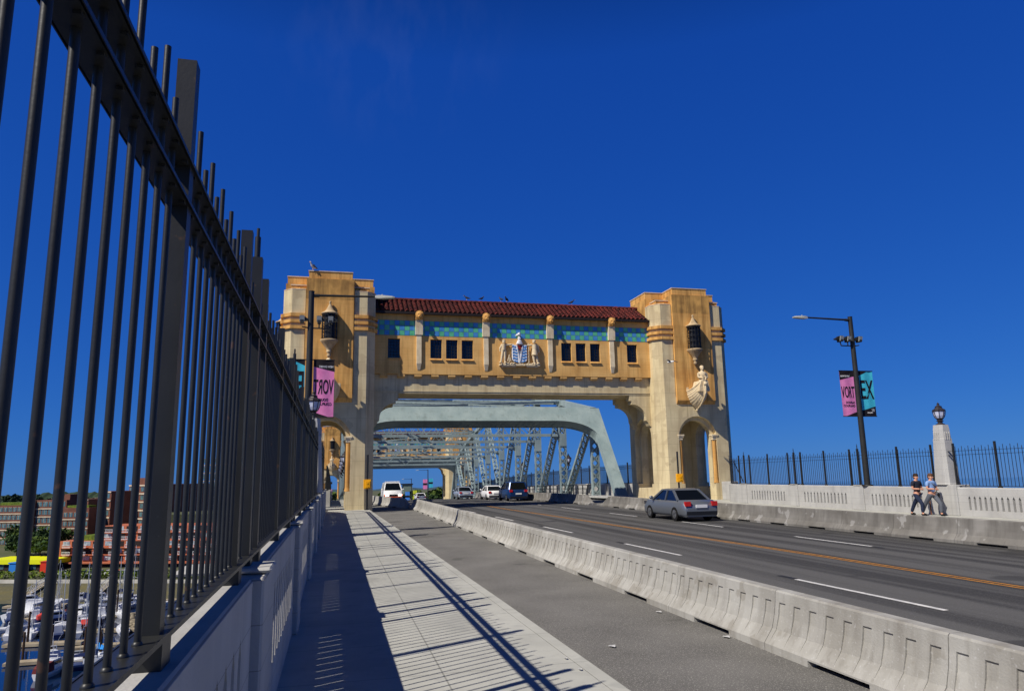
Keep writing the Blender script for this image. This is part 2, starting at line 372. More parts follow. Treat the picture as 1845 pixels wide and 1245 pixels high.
def place_barrier(proto, x, y, z, rz, label, group, first=[set()]):
    o = proto if proto.name not in first[0] else proto.copy()
    if o is proto: first[0].add(proto.name)
    else: C.objects.link(o)
    o.location = (x, y, z); o.rotation_euler = (0, 0, rz); tag(o, label, 'barrier', group); return o
for i in range(19):
    y = .40+2.72*i
    place_barrier(proto_f, 5.36, y, zd(y)-.19, 0, f'fluted pale concrete barrier, {ORD[i]} from the camera in the row beside the cycle lane', 'fluted barriers between cycle lane and road')
def nose(x, y, z, rz, L, m, label, group, flip=False):
    A = [(0,0),(0,.09),(.13,.26),(.18,.45),(.2,.58),(.235,.72)]; Wd = .62
    P = A+[(Wd-a, zz) for a, zz in reversed(A)]
    Q = [(a, min(zz, .16)) for a, zz in P]
    rings = [[(a, 0, zz) for a, zz in P], [(a, L*.35, zz*.93) for a, zz in P], [(a, L, zz) for a, zz in Q]]
    if flip: rings = [[(a, L-yy, zz) for a, yy, zz in r] for r in reversed(rings)]
    o = MB().loft(rings).build('barrier_end', m); o.location = (x, y, z); o.rotation_euler = (0, 0, rz)
    return tag(o, label, 'barrier end', group)
ye = .40+2.72*19
nose(5.36, ye+.01, zd(ye)-.19, 0, 2.2, M['bar'], 'sloping end piece of the fluted barrier row by the left portal tower', 'barrier ends')
# the row that goes on past the portal, left of the oncoming lane
pts = [(4.75,55.6),(4.3,58.1),(3.95,60.6),(3.7,63.1),(3.5,65.6),(3.35,68.1),(3.25,70.6),(3.2,73.1),(3.2,75.6),(3.2,78.1),(3.2,80.6),(3.2,83.1)]
proto_q = barrier(0, False, 2.44, None).build('concrete_barrier', M['bar'])
for i, ((x, y), (x2, y2)) in enumerate(zip(pts, pts[1:])):
    place_barrier(proto_q, x, y, zd(y)-.19, -math.atan2(x2-x, y2-y), f'plain pale concrete barrier, {ORD[i]} past the left portal tower beside the oncoming lane', 'barriers left of the oncoming lane')
nose(5.15, 53.3, zd(53)-.19, .19, 2.2, M['bar'], 'shaded sloping barrier end just past the portal, beside the oncoming lane', 'barrier ends', flip=True)
for i in range(14):
    y = 10.6+2.55*i
    place_barrier(proto_p, 18.05, y, -.19, 0, f'brown stained concrete barrier, {ORD[13-i]} from the portal in the right hand row', 'stained barriers along the right lane')
nose(18.05, 10.6+2.55*14+.01, zd(46.5)-.19, 0, 1.9, M['barold'], 'sloping end of the stained barrier row before the right portal pier', 'barrier ends')
nose(18.0, 50.2, zd(50)-.19, 0, 1.6, M['barold'], 'shaded sloping barrier end under the portal by the steel truss', 'barrier ends', flip=True)
for i in range(16):
    y = 51.81+2.55*i; 
    place_barrier(proto_p, 18.0-.02*i, y, zd(y+1.2)-.19, 0, f'stained concrete barrier, {ORD[i]} past the portal in the row below the right truss', 'stained barriers along the right truss')
# ------------------------------------------------------------------ parapets
def parapet(left):
    sx = -1 if left else 1
    xi = -.5 if left else 26.12
    if left: zb, zs, zt, zc, zk = 0, .43, 1.15, 1.395, 1.412
    else: zb, zs, zt, zc, zk = -.02, .24, .83, 1.12, 1.18
    TH = .24
    t = thing('concrete_parapet', (xi, 20, zb), 'pale concrete parapet with slotted panels along the left sidewalk, in shadow' if left else 'sunlit pale concrete parapet with slotted panels behind the far barrier row', 'parapet')
    X = lambda d: xi+sx*d                         # d: distance outward from the inner face
    def bx(b, d0, d1, y0, y1, z0, z1):
        a, c = sorted((X(d0), X(d1))); b.box(a, c, y0, y1, z0, z1)
    cen = [27.05+5.37*kk for kk in range(-6, 4)] if left else [26.65+5.37*kk for kk in range(-5, 4)]
    for i, c in enumerate(cen):
        lampy = abs(c-26.8) < .3
        hw = .75 if lampy else .42
        b = MB(); bx(b, -.07, .70 if lampy else .27, c-hw, c+hw, zb, zk+(.0 if not lampy else .10))
        bx(b, -.10, .53, c-hw*.55, c+hw*.55, zk+.012, zk+.045) if not lampy else None
        b.build('pilaster', M['conc'], t, bevel=.015)
        if i+1 < len(cen):
            c2 = cen[i+1]; h2 = .75 if abs(c2-26.8) < .3 else .42
            y0, y1 = c+hw, c2-h2; b = MB()
            bx(b, 0, TH, y0, y1, zb, zs); 
            P = [(X(0), zt), (X(0), zc), (X(.02), zk), (X(TH), zk), (X(TH), zt)]
            if left: P = P[::-1]
            b.prism(P, 1, y0, y1)
            ns = 13; m0 = .42; sp = (y1-y0-2*m0)/ns; sw = sp*(.45 if left else .42)
            a, d = sorted((X(0), X(TH)))
            edges = [y0]
            for q in range(ns):
                cc = y0+m0+(q+.5)*sp; edges += [cc-sw/2, cc+sw/2]
            edges.append(y1)
            for q in range(0, len(edges), 2):
                e0, e1 = edges[q], edges[q+1]
                s0 = e0 if q == 0 else e0-sw*.5; s1 = e1 if q == len(edges)-2 else e1+sw*.5
                poly = [(e0, zs), (e1, zs), (e1, zt-.10), (s1, zt), (s0, zt), (e0, zt-.10)]
                b.prism(poly, 0, a, d)
            b.build('slotted_panel', M['conc'], t)
    # flared end towards the tower
    y0 = cen[-1]+.42; b = MB(); N = 8
    tw = 47.6; xe = -1.9 if left else 28.4
    P = []
    for i in range(N+1):
        f = i/N; P.append((X(0)+(xe-X(0))*(f**2.2), y0+(tw-y0)*(1-(1-f)**1.25 if False else f)))
    P = [(P[0][0], P[0][1])]+P[1:]
    rings = []
    for x, y in P:
        o = sx*TH; rings.append([(x, y, zb), (x+o, y+.0, zb), (x+o, y, zk), (x+sx*.02, y, zk), (x, y, zc)])
    b.loft(rings); b.build('flared_wall', M['conc'], t, fix=True)
    x, y = P[-1]; b = MB(); b.box(x-.3, x+.3, y, y+1.35, zb, zk+.12); b.build('end_block', M['conc'], t, bevel=.02)
    return t, cen, P, zk
PL, cenL, flL, zkL = parapet(True)
PR, cenR, flR, zkR = parapet(False)
# ------------------------------------------------------------------ fences
def fence(left, cen, fl, zk):
    xf = -.615 if left else 26.30
    base = zk+(.10 if left else .05); r1, r2 = (3.10, 3.265) if left else (2.55, 2.72)
    tl, ts = (3.58, 3.47) if left else (2.93, 2.84); tp = 3.72 if left else 3.06
    lab = 'tall charcoal metal picket fence on the left parapet, close to the camera' if left else 'charcoal metal picket fence standing on the far right parapet against the sky'
    t = thing('picket_fence', (xf, 20, base), lab, 'fence')
    y0 = .72 if left else 13.0; y1 = cen[-1]+.9
    line = [(xf, y0), (xf, y1)]
    for x, y in fl[2:]: line.append((x+(-.12 if left else .18), y))
    def run(b, z0, z1, w):
        for (a, c), (d, e) in zip(line, line[1:]):
            q = Vector((d-a, e-c, 0)).normalized(); nn = Vector((-q.y, q.x, 0))*(w/2)
            A, Bq = Vector((a, c, 0)), Vector((d, e, 0))
            up = lambda v, z: (v.x, v.y, z)
            b.hexa([up(A+nn, z0), up(A-nn, z0), up(Bq-nn, z0), up(Bq+nn, z0), up(A+nn, z1), up(A-nn, z1), up(Bq-nn, z1), up(Bq+nn, z1)])
    for z in (r1, r2):
        b = MB(); run(b, z, z+.008, .092)
        for s in (-1, 1):                         # channel lips
            sh = [(p[0]+s*.046, p[1]) for p in line]; keep = line; 
            for (a, c), (d, e) in zip(sh, sh[1:]): b.hexa([(a-.004, c, z), (a+.004, c, z), (d+.004, e, z), (d-.004, e, z), (a-.004, c, z+.014), (a+.004, c, z+.014), (d+.004, e, z+.014), (d-.004, e, z+.014)])
        # weld studs under the rail
        if left:
            for i in range(60):
                yy = y0+.10+.165*i
                if yy < y1: b.box(xf+.018, xf+.036, yy-.012, yy+.012, z-.010, z-.0005)
        b.build('rail', M['fence'], t)
    b = MB(); run(b, base, base+.012, .115)
    for s in (-1, 1):
        sh = [(p[0]+s*.0575, p[1]) for p in line]
        for (a, c), (d, e) in zip(sh, sh[1:]): b.hexa([(a-.004, c, base-.005), (a+.004, c, base-.005), (d+.004, e, base-.005), (d-.004, e, base-.005), (a-.004, c, base+.015), (a+.004, c, base+.015), (d+.004, e, base+.015), (d-.004, e, base+.015)])
    b.build('base_channel', M['fence'], t)
    # posts: one over every pilaster with a thinner one each side, one at mid panel
    posts = []
    for c in cen:
        for d, kd in ((0, 1), (-.62, 0), (.62, 0), (2.685, 0)):
            y = c+d
            if y0-.2 < y < y1 and not (abs(c-26.8) < .3 and kd == 1): posts.append((y, kd))
    proto = {}
    posts = [(y, kd) for y, kd in posts if not (left is False and abs(y-31.5) < .35)]
    for y, kd in posts:
        if kd not in proto:
            w = .043 if kd else .036
            b = MB(); b.box(xf-w, xf+w, y-w, y+w, zk+.005, tp)
            b.box(xf-.055, xf+.055, y-.07, y+.07, zk-.02, base-.006)
            if kd: b.tube((xf, y, tp), (xf, y, tp+.17), .022, n=8); b.tube((xf, y, tp+.17), (xf, y, tp+.24), .012, n=8)
            o = b.build('post', M['fence'], t); proto[kd] = (o, y)
        else:
            o, yy = proto[kd]; q = o.copy(); C.objects.link(q); q.parent = t; q.location = (0, y-yy, 0)
    # pickets: the hundred nearest as parts, the rest in one mesh
    pos = []; i = 0; y = y0+.08
    ps = [p[0] for p in posts]
    seg = []
    for (a, c), (d, e) in zip(line, line[1:]):
        L = math.hypot(d-a, e-c); nn = max(1, int(L/.165))
        for j in range(nn): seg.append((a+(d-a)*j/nn, c+(e-c)*j/nn))
    pos = [(x, yy) for x, yy in seg if all(abs(yy-q) > .06 for q in ps) and not (abs(yy-26.75) < .62) and not (not left and abs(yy-31.5) < .22)]
    pos.sort(key=lambda p: p[0]**2+p[1]**2)
    pr = {}
    rest = MB()
    for i, (x, yy) in enumerate(pos):
        top = tl if (int(round(yy/.165)) % 2) else ts
        if i < 100:
            if top not in pr:
                b = MB(); b.tube((x, yy, base), (x, yy, top), .0118, n=12)
                b.lathe([(.018, .0), (.018, .004), (.014, .010), (.0118, .012)], (x, yy, base+.012), 12)
                o = b.build('picket', M['fence'], t); pr[top] = (o, x, yy)
            else:
                o, px_, py_ = pr[top]; q = o.copy(); C.objects.link(q); q.parent = t; q.location = (x-px_, yy-py_, 0)
        else: rest.tube((x, yy, base), (x, yy, top), .0122, n=6)
    o = rest.build('pickets', M['fence'], t); o['kind'] = 'stuff'
    if not left:                                  # slanted stay beside the tower
        x, yy = line[-1]; b = MB(); b.bar((x-.02, yy+.2, 2.7), (x-.45, yy-1.6, base+.05), .05, .05); b.build('brace', M['fence'], t)
    return t
fence(True, cenL, flL, zkL); fence(False, cenR, flR, zkR)
# ------------------------------------------------------------------ the portal
def arch_poly(hw, z0, zs, n=14):
    return [(-hw, z0), (hw, z0)]+[(hw*math.cos(PI*i/n), zs+hw*math.sin(PI*i/n)) for i in range(n+1)]
def octa(h, c): return [(-h, -h+c), (-h+c, -h), (h-c, -h), (h, -h+c), (h, h-c), (h-c, h), (-h+c, h), (-h, h-c)]
PT = thing('bridge_portal', (XC, 49, 0), 'near ochre and tan bridge portal with twin towers, red tiled gallery and ship prows', 'bridge portal')
def lantern(cx_, cy_, nx, ny, par):
    """half embedded balcony lantern on a wall whose outward normal is (nx, ny)"""
    x, y = cx_+nx*.16, cy_+ny*.16
    b = MB()
    b.lathe([(.0,13.92),(.07,13.88),(.085,13.80),(.05,13.74),(.10,13.62),(.17,13.45),(.27,13.27),(.42,13.12),(.57,13.05),(.57,12.99),(.46,12.97)], (x, y, 0), 24, 0)
    b.lathe([(.50,11.24),(.59,11.22),(.59,11.13),(.50,11.02),(.36,10.84),(.23,10.66),(.16,10.54),(.16,10.46),(.20,10.42),(.15,10.36),(.11,10.28),(.11,10.22),(.15,10.16),(.09,10.06),(.0,10.0)], (x, y, 0), 24, 0)
    b.lathe([(.36,11.2),(.36,13.0)], (x, y, 0), 16, 1, True)
    for i in range(14):
        a = 2*PI*i/14; b.bar((x+.49*math.cos(a), y+.49*math.sin(a), 11.2), (x+.49*math.cos(a), y+.49*math.sin(a), 13.0), .045, .045, 1)
    for z in (11.45, 11.85, 12.25, 12.65, 12.9):
        for i in range(14):
            a, c = 2*PI*i/14, 2*PI*(i+1)/14
            b.bar((x+.49*math.cos(a), y+.49*math.sin(a), z), (x+.49*math.cos(c), y+.49*math.sin(c), z), .035, .05, 1)
    return b.build('wall_lantern', [M['lant'], M['iron']], par)
def prow(x, yw, par):
    b = MB(); N = 12; S = 14
    rings = []
    for i in range(N+1):
        t = i/N
        yy = yw+.12-1.5*t
        zg = 8.0+.75*t**2.2; zk = 6.72+1.05*t**1.7
        hb = .72*(1-t**1.6)**.75+.035
        ring = []
        for sgn in (-1, 1):
            half = []
            for j in range(S+1):
                s = j/S; step = .028 if (j % 2) else 0
                half.append((x+sgn*(hb*(1-s**2.2)+step*(1-t*.6)+.02), yy-.02*s, zg+(zk-zg)*s))
            ring += half if sgn < 0 else half[::-1]
        rings.append(ring)
    b.loft(rings)
    for t0 in range(N):                           # gunwale rail
        pass
    for sgn in (-1, 1):
        pts = [(x+sgn*(.72*(1-(i/N)**1.6)**.75+.06), yw+.12-1.5*i/N, 8.03+.75*(i/N)**2.2) for i in range(N+1)]
        b.path(pts, .055, 6)
        b.box(x+sgn*.72-.09, x+sgn*.72+.09, yw-.02, yw+.06, 8.0, 8.32)
    stem = [(x, yw+.12-1.5*i/N-.05, 6.72+1.05*(i/N)**1.7-.02) for i in range(N+1)]+[(x, yw-1.46, 8.1), (x, yw-1.44, 8.6)]
    b.path(stem, .06, 6)
    b.ball((x, yw+.05, 6.62), .10)
    # quarterdeck stepping up to the figure
    b.loft([[(x-h, yw-1.30+e, z), (x+h, yw-1.30+e, z), (x+h, yw-.15+e, z), (x-h, yw-.15+e, z)] for h, z, e in ((.42,7.9,0),(.40,8.2,0),(.30,8.55,-.05),(.26,8.7,-.05))])
    b.ball((x, yw-1.46, 8.42), .17, .12, .15)
    b.build('ship_prow', M['stone'], par, fix=False)
    # the sailor bust
    b = MB(); cy_ = yw-1.08
    b.loft([[(x+w*math.cos(2*PI*i/14), cy_+d*math.sin(2*PI*i/14)+e, z) for i in range(14)] for w, d, z, e in
            ((.30,.24,8.55,0),(.31,.25,8.72,0),(.24,.21,8.78,0),(.25,.22,8.95,0),(.29,.23,9.12,-.02),(.33,.20,9.26,0),(.30,.16,9.34,.02),(.12,.11,9.40,.02),(.09,.09,9.48,.02))], smooth=True)
    for sgn in (-1, 1):
        b.tube((x+sgn*.31, cy_, 9.25), (x+sgn*.36, cy_-.04, 8.95), .095, .08, 8); b.tube((x+sgn*.36, cy_-.04, 8.95), (x+sgn*.16, cy_-.26, 8.86), .08, .06, 8); b.ball((x+sgn*.12, cy_-.28, 8.86), .07)
        b.box(x+sgn*.10-.06, x+sgn*.10+.06, cy_-.285, cy_-.22, 8.62, 9.05)
    b.ball((x, cy_-.01, 9.64), .135, .15, .175, 14, 0, 10); b.ball((x, cy_+.03, 9.71), .16, .165, .14, 14, 0, 8)
    b.tube((x, cy_-.15, 9.66), (x, cy_-.19, 9.60), .02, .035, 6); b.ball((x, cy_-.10, 9.54), .075, .07, .06)
    b.build('figurehead', M['stone'], par)
def make_tower(sgn):
    xt, yt = XC+sgn*13.5, 52.1
    H = 3.08
    b = MB(); b.prism([(xt+p, yt+q) for p, q in octa(H, .58)], 2, -1.3, 7.6)
    o = b.build('tower', M['tan'], PT, fix=True)
    cuts = []
    for ax in (0, 1):
        for hw, z0, a, c in ((1.27, -.6 if ax == 1 else .9, -4, 4), (1.55, 1.2, -4, -H+.38), (1.55, 1.2, H-.38, 4)):
            c_ = MB(); P = arch_poly(hw, z0, 4.62)
            if ax == 1: c_.prism([(xt+p, q) for p, q in P], 1, yt+a, yt+c)
            else: c_.prism([(yt+p, q) for p, q in P], 0, xt+a, xt+c)
            cuts.append(c_.build('cutter', M['tan'], None, fix=True))
    cuts.append(MB().box(xt-2.12, xt+2.12, yt-2.12, yt+2.12, -.62, 6.35).build('cutter', M['tan'], None, fix=True))
    # cutter meshes are in world space, the tower's mesh is relative to the portal's base
    cut(o, cuts)
    # upper core and corner posts
    b = MB()
    b.prism([(xt+p, yt+q) for p, q in octa(2.95, .80)], 2, 7.55, 14.2, 1)
    b.box(xt-2.62, xt+2.62, yt-2.62, yt+2.62, 14.2, 15.17, 1)
    b.box(xt-2.66, xt+2.66, yt-2.66, yt+2.66, 15.10, 15.18, 2)
    b.prism([(xt+p, yt+q) for p, q in octa(2.90, .85)], 2, 14.1, 14.92, 1)
    b.build('upper_core', [M['tan'], M['ochre'], M['cap']], o)
    pl = [(1.62,H),(2.5,H),(H,2.5),(H,1.62),(1.62,1.62)]
    for sx in (-1, 1):
        for sy in (-1, 1):
            bp = MB(); bl = MB()
            P = [(xt+sx*p, yt+sy*q) for p, q in pl]
            if sx*sy > 0: P = P[::-1]
            bp.prism(P, 2, 7.6, 14.72); bp.prism([(xt+(p-xt)*1.004, yt+(q-yt)*1.004) for p, q in P], 2, 14.72, 14.78, 1)
            for z0, z1 in ((12.84,13.06),(12.42,12.63),(12.00,12.22)):
                Q = [(1.60,H+.16),(2.56,H+.16),(H+.16,2.56),(H+.16,1.60),(1.60,1.60)]
                Q = [(xt+sx*p, yt+sy*q) for p, q in Q]
                bl.prism(Q[::-1] if sx*sy > 0 else Q, 2, z0, z1)
            bp.build('corner_post', [M['tan'], M['cap']], o, fix=True); bl.build('moulded_band', M['ochre'], o, fix=True)
    # projecting box with a stained top and a stepped crown
    b = MB(); e = 3.27
    cross = lambda h, w: (lambda g: [(-w,-h),(w,-h),(w,-w),(g,-w),(g,w),(w,w),(w,h),(-w,h),(-w,w),(-g,w),(-g,-w),(-w,-w)])(min(h-.19, 3.04))
    PX_ = lambda P: [(xt+p, yt+q) for p, q in P]
    b.loft([[(x, y, z) for x, y in PX_(cross(h, w))] for h, w, z in ((3.06,1.58,7.02),(e,1.58,7.34),(e,1.58,14.05))], 0, caps=False)
    b.loft([[(x, y, z) for x, y in PX_(cross(h, w))] for h, w, z in ((e,1.58,14.05),(e,1.58,15.50))], 1)
    b.loft([[(x, y, z) for x, y in PX_(cross(h, w))] for h, w, z in ((e-.14,1.45,15.50),(e-.14,1.45,16.02))], 2)
    b.loft([[(x, y, z) for x, y in PX_(cross(h, w))] for h, w, z in ((e-.10,1.49,16.02),(e-.10,1.49,16.08))], 3)
    b.build('projecting_bay', [M['ochre'], M['stain'], M['ochre'], M['cap']], o)
    # engaged columns
    for fy in (yt-H+.19, yt+H-.19):
        for sx in (-1, 1):
            x = xt+sx*1.40; b = MB()
            b.lathe([(.19,1.2),(.19,1.3),(.155,1.36),(.15,1.5),(.135,4.40)], (x, fy, 0), 14, 0)
            b.build('column', M['ochre'], o)
            b = MB(); b.loft([[(x-h, fy-h, z), (x+h, fy-h, z), (x+h, fy+h, z), (x-h, fy+h, z)] for h, z in ((.14,4.38),(.17,4.44),(.15,4.48),(.21,4.66),(.25,4.70),(.25,4.80))])
            b.ball((x-.17, fy-.17, 4.64), .07, n=8, k=5); b.ball((x+.17, fy-.17, 4.64), .07, n=8, k=5)
            b.build('capital', M['cream'], o)
    lantern(xt, yt-e, 0, -1, o); lantern(xt+sgn*3.04, yt, sgn, 0, o)
    prow(xt, yt-e, o)
    return o
TL = make_tower(-1); TR = make_tower(1)
# gallery between the towers
GX0, GX1 = XC-13.5+2.96, XC+13.5-2.96
GF, GB = 50.1, 54.1
g = MB(); g.box(GX0, GX1, GF, GB, 9.2, 13.5).build
gal = g.build('gallery', M['gall'], PT)
WINS = [(3.45,4.30),(6.45,7.28),(7.58,8.42),(8.72,9.56),(16.26,17.06),(17.40,18.2),(18.54,19.34),(21.52,22.36)]
cuts = []
for a, c in WINS: cuts.append(MB().box(a, c, GF-.5, GF+.22, 10.34, 11.72).build('cutter', M['gall']))
cut(gal, cuts)
for a, c in WINS:
    b = MB(); b.box(a, c, GF+.205, GF+.219, 10.34, 11.72, 0)
    for i in range(5): x = a+(c-a)*i/4; b.box(max(a, x-.018), min(c, x+.018), GF+.16, GF+.2, 10.34, 11.72, 1)
    for i in range(7): z = 10.34+1.38*i/6; b.box(a, c, GF+.165, GF+.195, max(10.34, z-.016), min(11.72, z+.016), 1)
    b.hexa([(a-.04, GF-.10, 10.22), (c+.04, GF-.10, 10.22), (c+.04, GF-.002, 10.22), (a-.04, GF-.002, 10.22), (a-.0, GF-.08, 10.27), (c, GF-.08, 10.27), (c, GF-.002, 10.338), (a, GF-.002, 10.338)], 2)
    b.build('window', [M['glass'], M['iron'], M['ochre']], gal)
b = MB(); b.box(GX0, GX1, GF+.28, GB-.28, 7.85, 9.198); b.box(GX0, GX1, GF+.24, GB-.24, 7.98, 8.06); b.build('lintel_beam', M['tan'], PT)
b = MB()
x = 4.13-1.2
while x < 23.0:
    for y0, s in ((GF+.28, -1), (GB-.28, 1)):
        ya, yb = sorted((y0-s*.0, y0+s*.26)); b.hexa([(x, ya+(.06 if s < 0 else 0), 8.95), (x+.52, ya+(.06 if s < 0 else 0), 8.95), (x+.52, yb-(.06 if s > 0 else 0), 8.95), (x, yb-(.06 if s > 0 else 0), 8.95), (x, ya, 9.05), (x+.52, ya, 9.05), (x+.52, yb, 9.05), (x, yb, 9.05)])
        b.box(x, x+.52, ya, yb, 9.05, 9.197)
    x += 1.2
b.build('corbel_row', M['gall'], gal)
# tile frieze
PIL = [5.63, 10.50, 15.37, 20.26]
PD, PU = .15, .20
b = MB(); b.box(GX0+.05, GX1-.05, GF-.004, GF-.001, 11.945, 13.045, 2)
for i in range(int((GX1-GX0-.1)/.355)):
    for j in range(3):
        x = GX0+.07+.355*i; z = 11.96+.36*j
        b.box(x+.010, x+.345, GF-.012, GF-.004, z+.010, z+.350, (i+j) % 2)
b.build('tile_frieze', [M['tileb'], M['tileg'], M['grout']], gal)
for i, x in enumerate(PIL):
    b = MB()
    b.hexa([(x-.26, GF-PU, 12.0), (x+.26, GF-PU, 12.0), (x+.26, GF, 12.0), (x-.26, GF, 12.0), (x-.26, GF-PU-.08, 13.06), (x+.26, GF-PU-.08, 13.06), (x+.26, GF, 13.06), (x-.26, GF, 13.06)])
    b.box(x-.17, x+.17, GF-PD, GF-.001, 9.95, 11.998)
    b.hexa([(x-.10, GF-.03, 9.50), (x+.10, GF-.03, 9.50), (x+.10, GF-.001, 9.50), (x-.10, GF-.001, 9.50), (x-.17, GF-PD, 9.95), (x+.17, GF-PD, 9.95), (x+.17, GF-.001, 9.95), (x-.17, GF-.001, 9.95)])
    b.build('pilaster', M['cream'], gal)
    b = MB(); y = GF-.24; z = 13.36
    b.box(x-.28, x+.28, y-.10, GF, z-.30, z+.32)
    b.ball((x, y-.14, z), .27, .16, .30, 14, 0, 8)
    for a in range(9):
        t_ = PI*(a/8)-0.0; b.ball((x+.23*math.cos(t_), y-.10, z+.06+.23*math.sin(t_)), .085, .09, .085, 8, 0, 5)
    b.ball((x, y-.30, z-.10), .13, .10, .11, 10, 0, 6); b.ball((x, y-.38, z-.04), .055, .05, .04, 8, 0, 5)
    for s in (-1, 1):
        b.ball((x+s*.10, y-.26, z+.09), .06, .05, .035, 8, 0, 5); b.ball((x+s*.20, y-.12, z+.20), .07, .06, .08, 8, 0, 5); b.ball((x+s*.07, y-.37, z-.13), .06, .045, .05, 8, 0, 5)
    b.ball((x, y-.30, z-.235), .085, .07, .05, 8, 0, 5)
    b.build('lion_head', lion_m, gal) if False else b.build('lion_head', M['ochre'], gal)
# roof
RY, RZ, EY, EZ = 52.1, 15.02, 49.82, 13.66
b = MB(); 
for s in (1, -1):
    e = RY-s*(RY-EY)
    P = [(GX0+.1, e, EZ-.06), (GX1-.1, e, EZ-.06), (GX1-.1, RY, RZ-.05), (GX0+.1, RY, RZ-.05)]
    b.add(P, [(0,1,2,3)], 1); 
    b.box(GX0+.1, GX1-.1, min(e, e-s*.09), max(e, e-s*.09), EZ-.20, EZ-.03, 2)
    ya, yb = sorted((e, GF if s > 0 else GB)); b.box(GX0+.1, GX1-.1, ya+.001, yb-.001, EZ-.16, EZ-.10, 2)
    n = int((GX1-GX0-.2)/.345); U = Vector((0, (RY-e), RZ-EZ)); L = U.length; U /= L
    Nn = Vector((0, -s*U.z, abs(U.y))); courses = 8
    for i in range(n):
        xc_ = GX0+.1+.1725+.345*i
        for j in range(courses):
            p0 = Vector((xc_, e, EZ))+U*(L*j/courses-.05); p1 = Vector((xc_, e, EZ))+U*(L*(j+1)/courses+.02)
            lo = .05+rnd.uniform(-.008, .008); dx_ = rnd.uniform(-.008, .008)
            R0, R1 = .128, .108; seg = 5
            va = [p0+Vector((1,0,0))*(R0*math.cos(PI*q/seg)+dx_)+Nn*(R0*.95*math.sin(PI*q/seg)+lo-.02) for q in range(seg+1)]
            vb = [p1+Vector((1,0,0))*(R1*math.cos(PI*q/seg)+dx_)+Nn*(R1*.95*math.sin(PI*q/seg)-.02) for q in range(seg+1)]
            b.add(va+vb, [(q, q+1, q+seg+2, q+seg+1) for q in range(seg)], 0, True)
            b.add(va, [tuple(range(seg+1))], 1)
xx = GX0+.1
while xx < GX1-.3:
    b.tube((xx, RY, RZ+.03), (xx+.42, RY, RZ+.03+rnd.uniform(-.01,.01)), .15, .125, 10, 0); xx += .38
b.build('tiled_roof', [M['roof'], M['roofd'], M['gutter']], PT)
# curved haunches at both ends of the beam, front and back
for s in (1, -1):
    e = XC+s*(13.5-3.04); P = [(e, 7.849), (e-s*1.75, 7.849), (e-s*1.75, 7.45), (e-s*1.58, 7.42), (e-s*1.58, 7.18)]
    P += [(e-s*(1.58-1.13*math.sin(PI/2*i/8)), 7.18-1.13*(1-math.cos(PI/2*i/8))) for i in range(1, 9)]
    P += [(e-s*.45, 5.95), (e-s*.30, 5.80), (e-s*.18, 5.55), (e, 5.45)]
    if s > 0: P = P[::-1]
    for y0 in (GF+.30, GB-1.0): MB().prism(P, 1, y0, y0+.7).build('haunch_bracket', M['tan'], PT, fix=True)
# coat of arms
ca = lambda x, y: (12.98+(x-890)/311.0, 10.12+(870-y)/311.0)
b = MB(); y0 = GF
P = [ca(*p) for p in ((720,460),(1060,460),(1060,800),(1040,830),(890,880),(740,830),(720,800))]
b.prism(P[::-1], 1, y0-.24, y0-.02); 
o = b.build('coat_of_arms', M['shw'], PT, fix=True)
b = MB()
for s in (-1, 1):                                 # blue waves
    for r in range(6):
        yy = 500+68*r
        ox = 890+s*(48+10*(0)); xs = [890+s*(55+110*i/8*(1 if r < 5 else .7)) for i in range(9)]
        if r == 0: xs = [890+s*(95+70*i/8) for i in range(9)]
        top = [ca(x, yy+12*math.sin(i*PI/4)-14) for i, x in enumerate(xs)]; bot = [ca(x, yy+12*math.sin(i*PI/4)+16) for i, x in enumerate(xs)]
        for i in range(8):
            q = [top[i], top[i+1], bot[i+1], bot[i]]
            if s > 0: q = q[::-1]
            b.prism(q, 1, y0-.265, y0-.241)
b.build('shield_waves', M['shb'], o, fix=True)
b = MB()
q = [ca(*p) for p in ((820,462),(960,462),(890,600))]; b.prism(q, 1, y0-.262, y0-.241, 1)
for s in (-1, 1): b.bar((ca(890+s*70,470)[0], y0-.275, ca(890,470)[1]), (ca(890,860)[0], y0-.275, ca(890,860)[1]), .05, .03, 0)
for yy, r in ((560,.10),(600,.07),(640,.05)):
    for s in (-1, 1): b.ball((ca(890+s*28,0)[0], y0-.27, ca(0,yy)[1]), .05, .03, .05, 8, 2, 5)
b.build('shield_pale', [M['shw'], M['shr'], M['iron']], o)
b = MB()                                          # helmet and crest
for cx_, cy_, rx, rz in ((890,425,.25,.12),(890,385,.20,.12),(890,320,.13,.13),(880,290,.12,.07),(870,225,.17,.08),(885,195,.10,.07)):
    q = ca(cx_, cy_); b.ball((q[0], y0-.22, q[1]), rx, .17, rz, 12, 0, 7)
q = ca(870,235); b.hexa([(q[0]-.20,y0-.34,q[1]-.03),(q[0]+.16,y0-.34,q[1]-.03),(q[0]+.16,y0-.05,q[1]-.03),(q[0]-.20,y0-.05,q[1]-.03),(q[0]-.16,y0-.30,q[1]+.05),(q[0]+.14,y0-.30,q[1]+.05),(q[0]+.14,y0-.05,q[1]+.05),(q[0]-.16,y0-.05,q[1]+.05)])
b.build('helmet', M['shw'], o)
b = MB()                                          # rocky base
for i in range(46):
    q = ca(430+20*i+rnd.uniform(-8,8), 905+rnd.uniform(-22,18)); b.ball((q[0], y0-.16+rnd.uniform(-.08,.06), q[1]), rnd.uniform(.05,.10), .10, rnd.uniform(.05,.09), 7, 0, 5)
q0, q1 = ca(415,900), ca(1370,940); b.box(q0[0], q1[0], y0-.26, y0-.001, q1[1], q0[1]-.01)
q0, q1 = ca(470,940), ca(800,970); b.box(q0[0], q1[0], y0-.16, y0-.001, q1[1], q0[1])
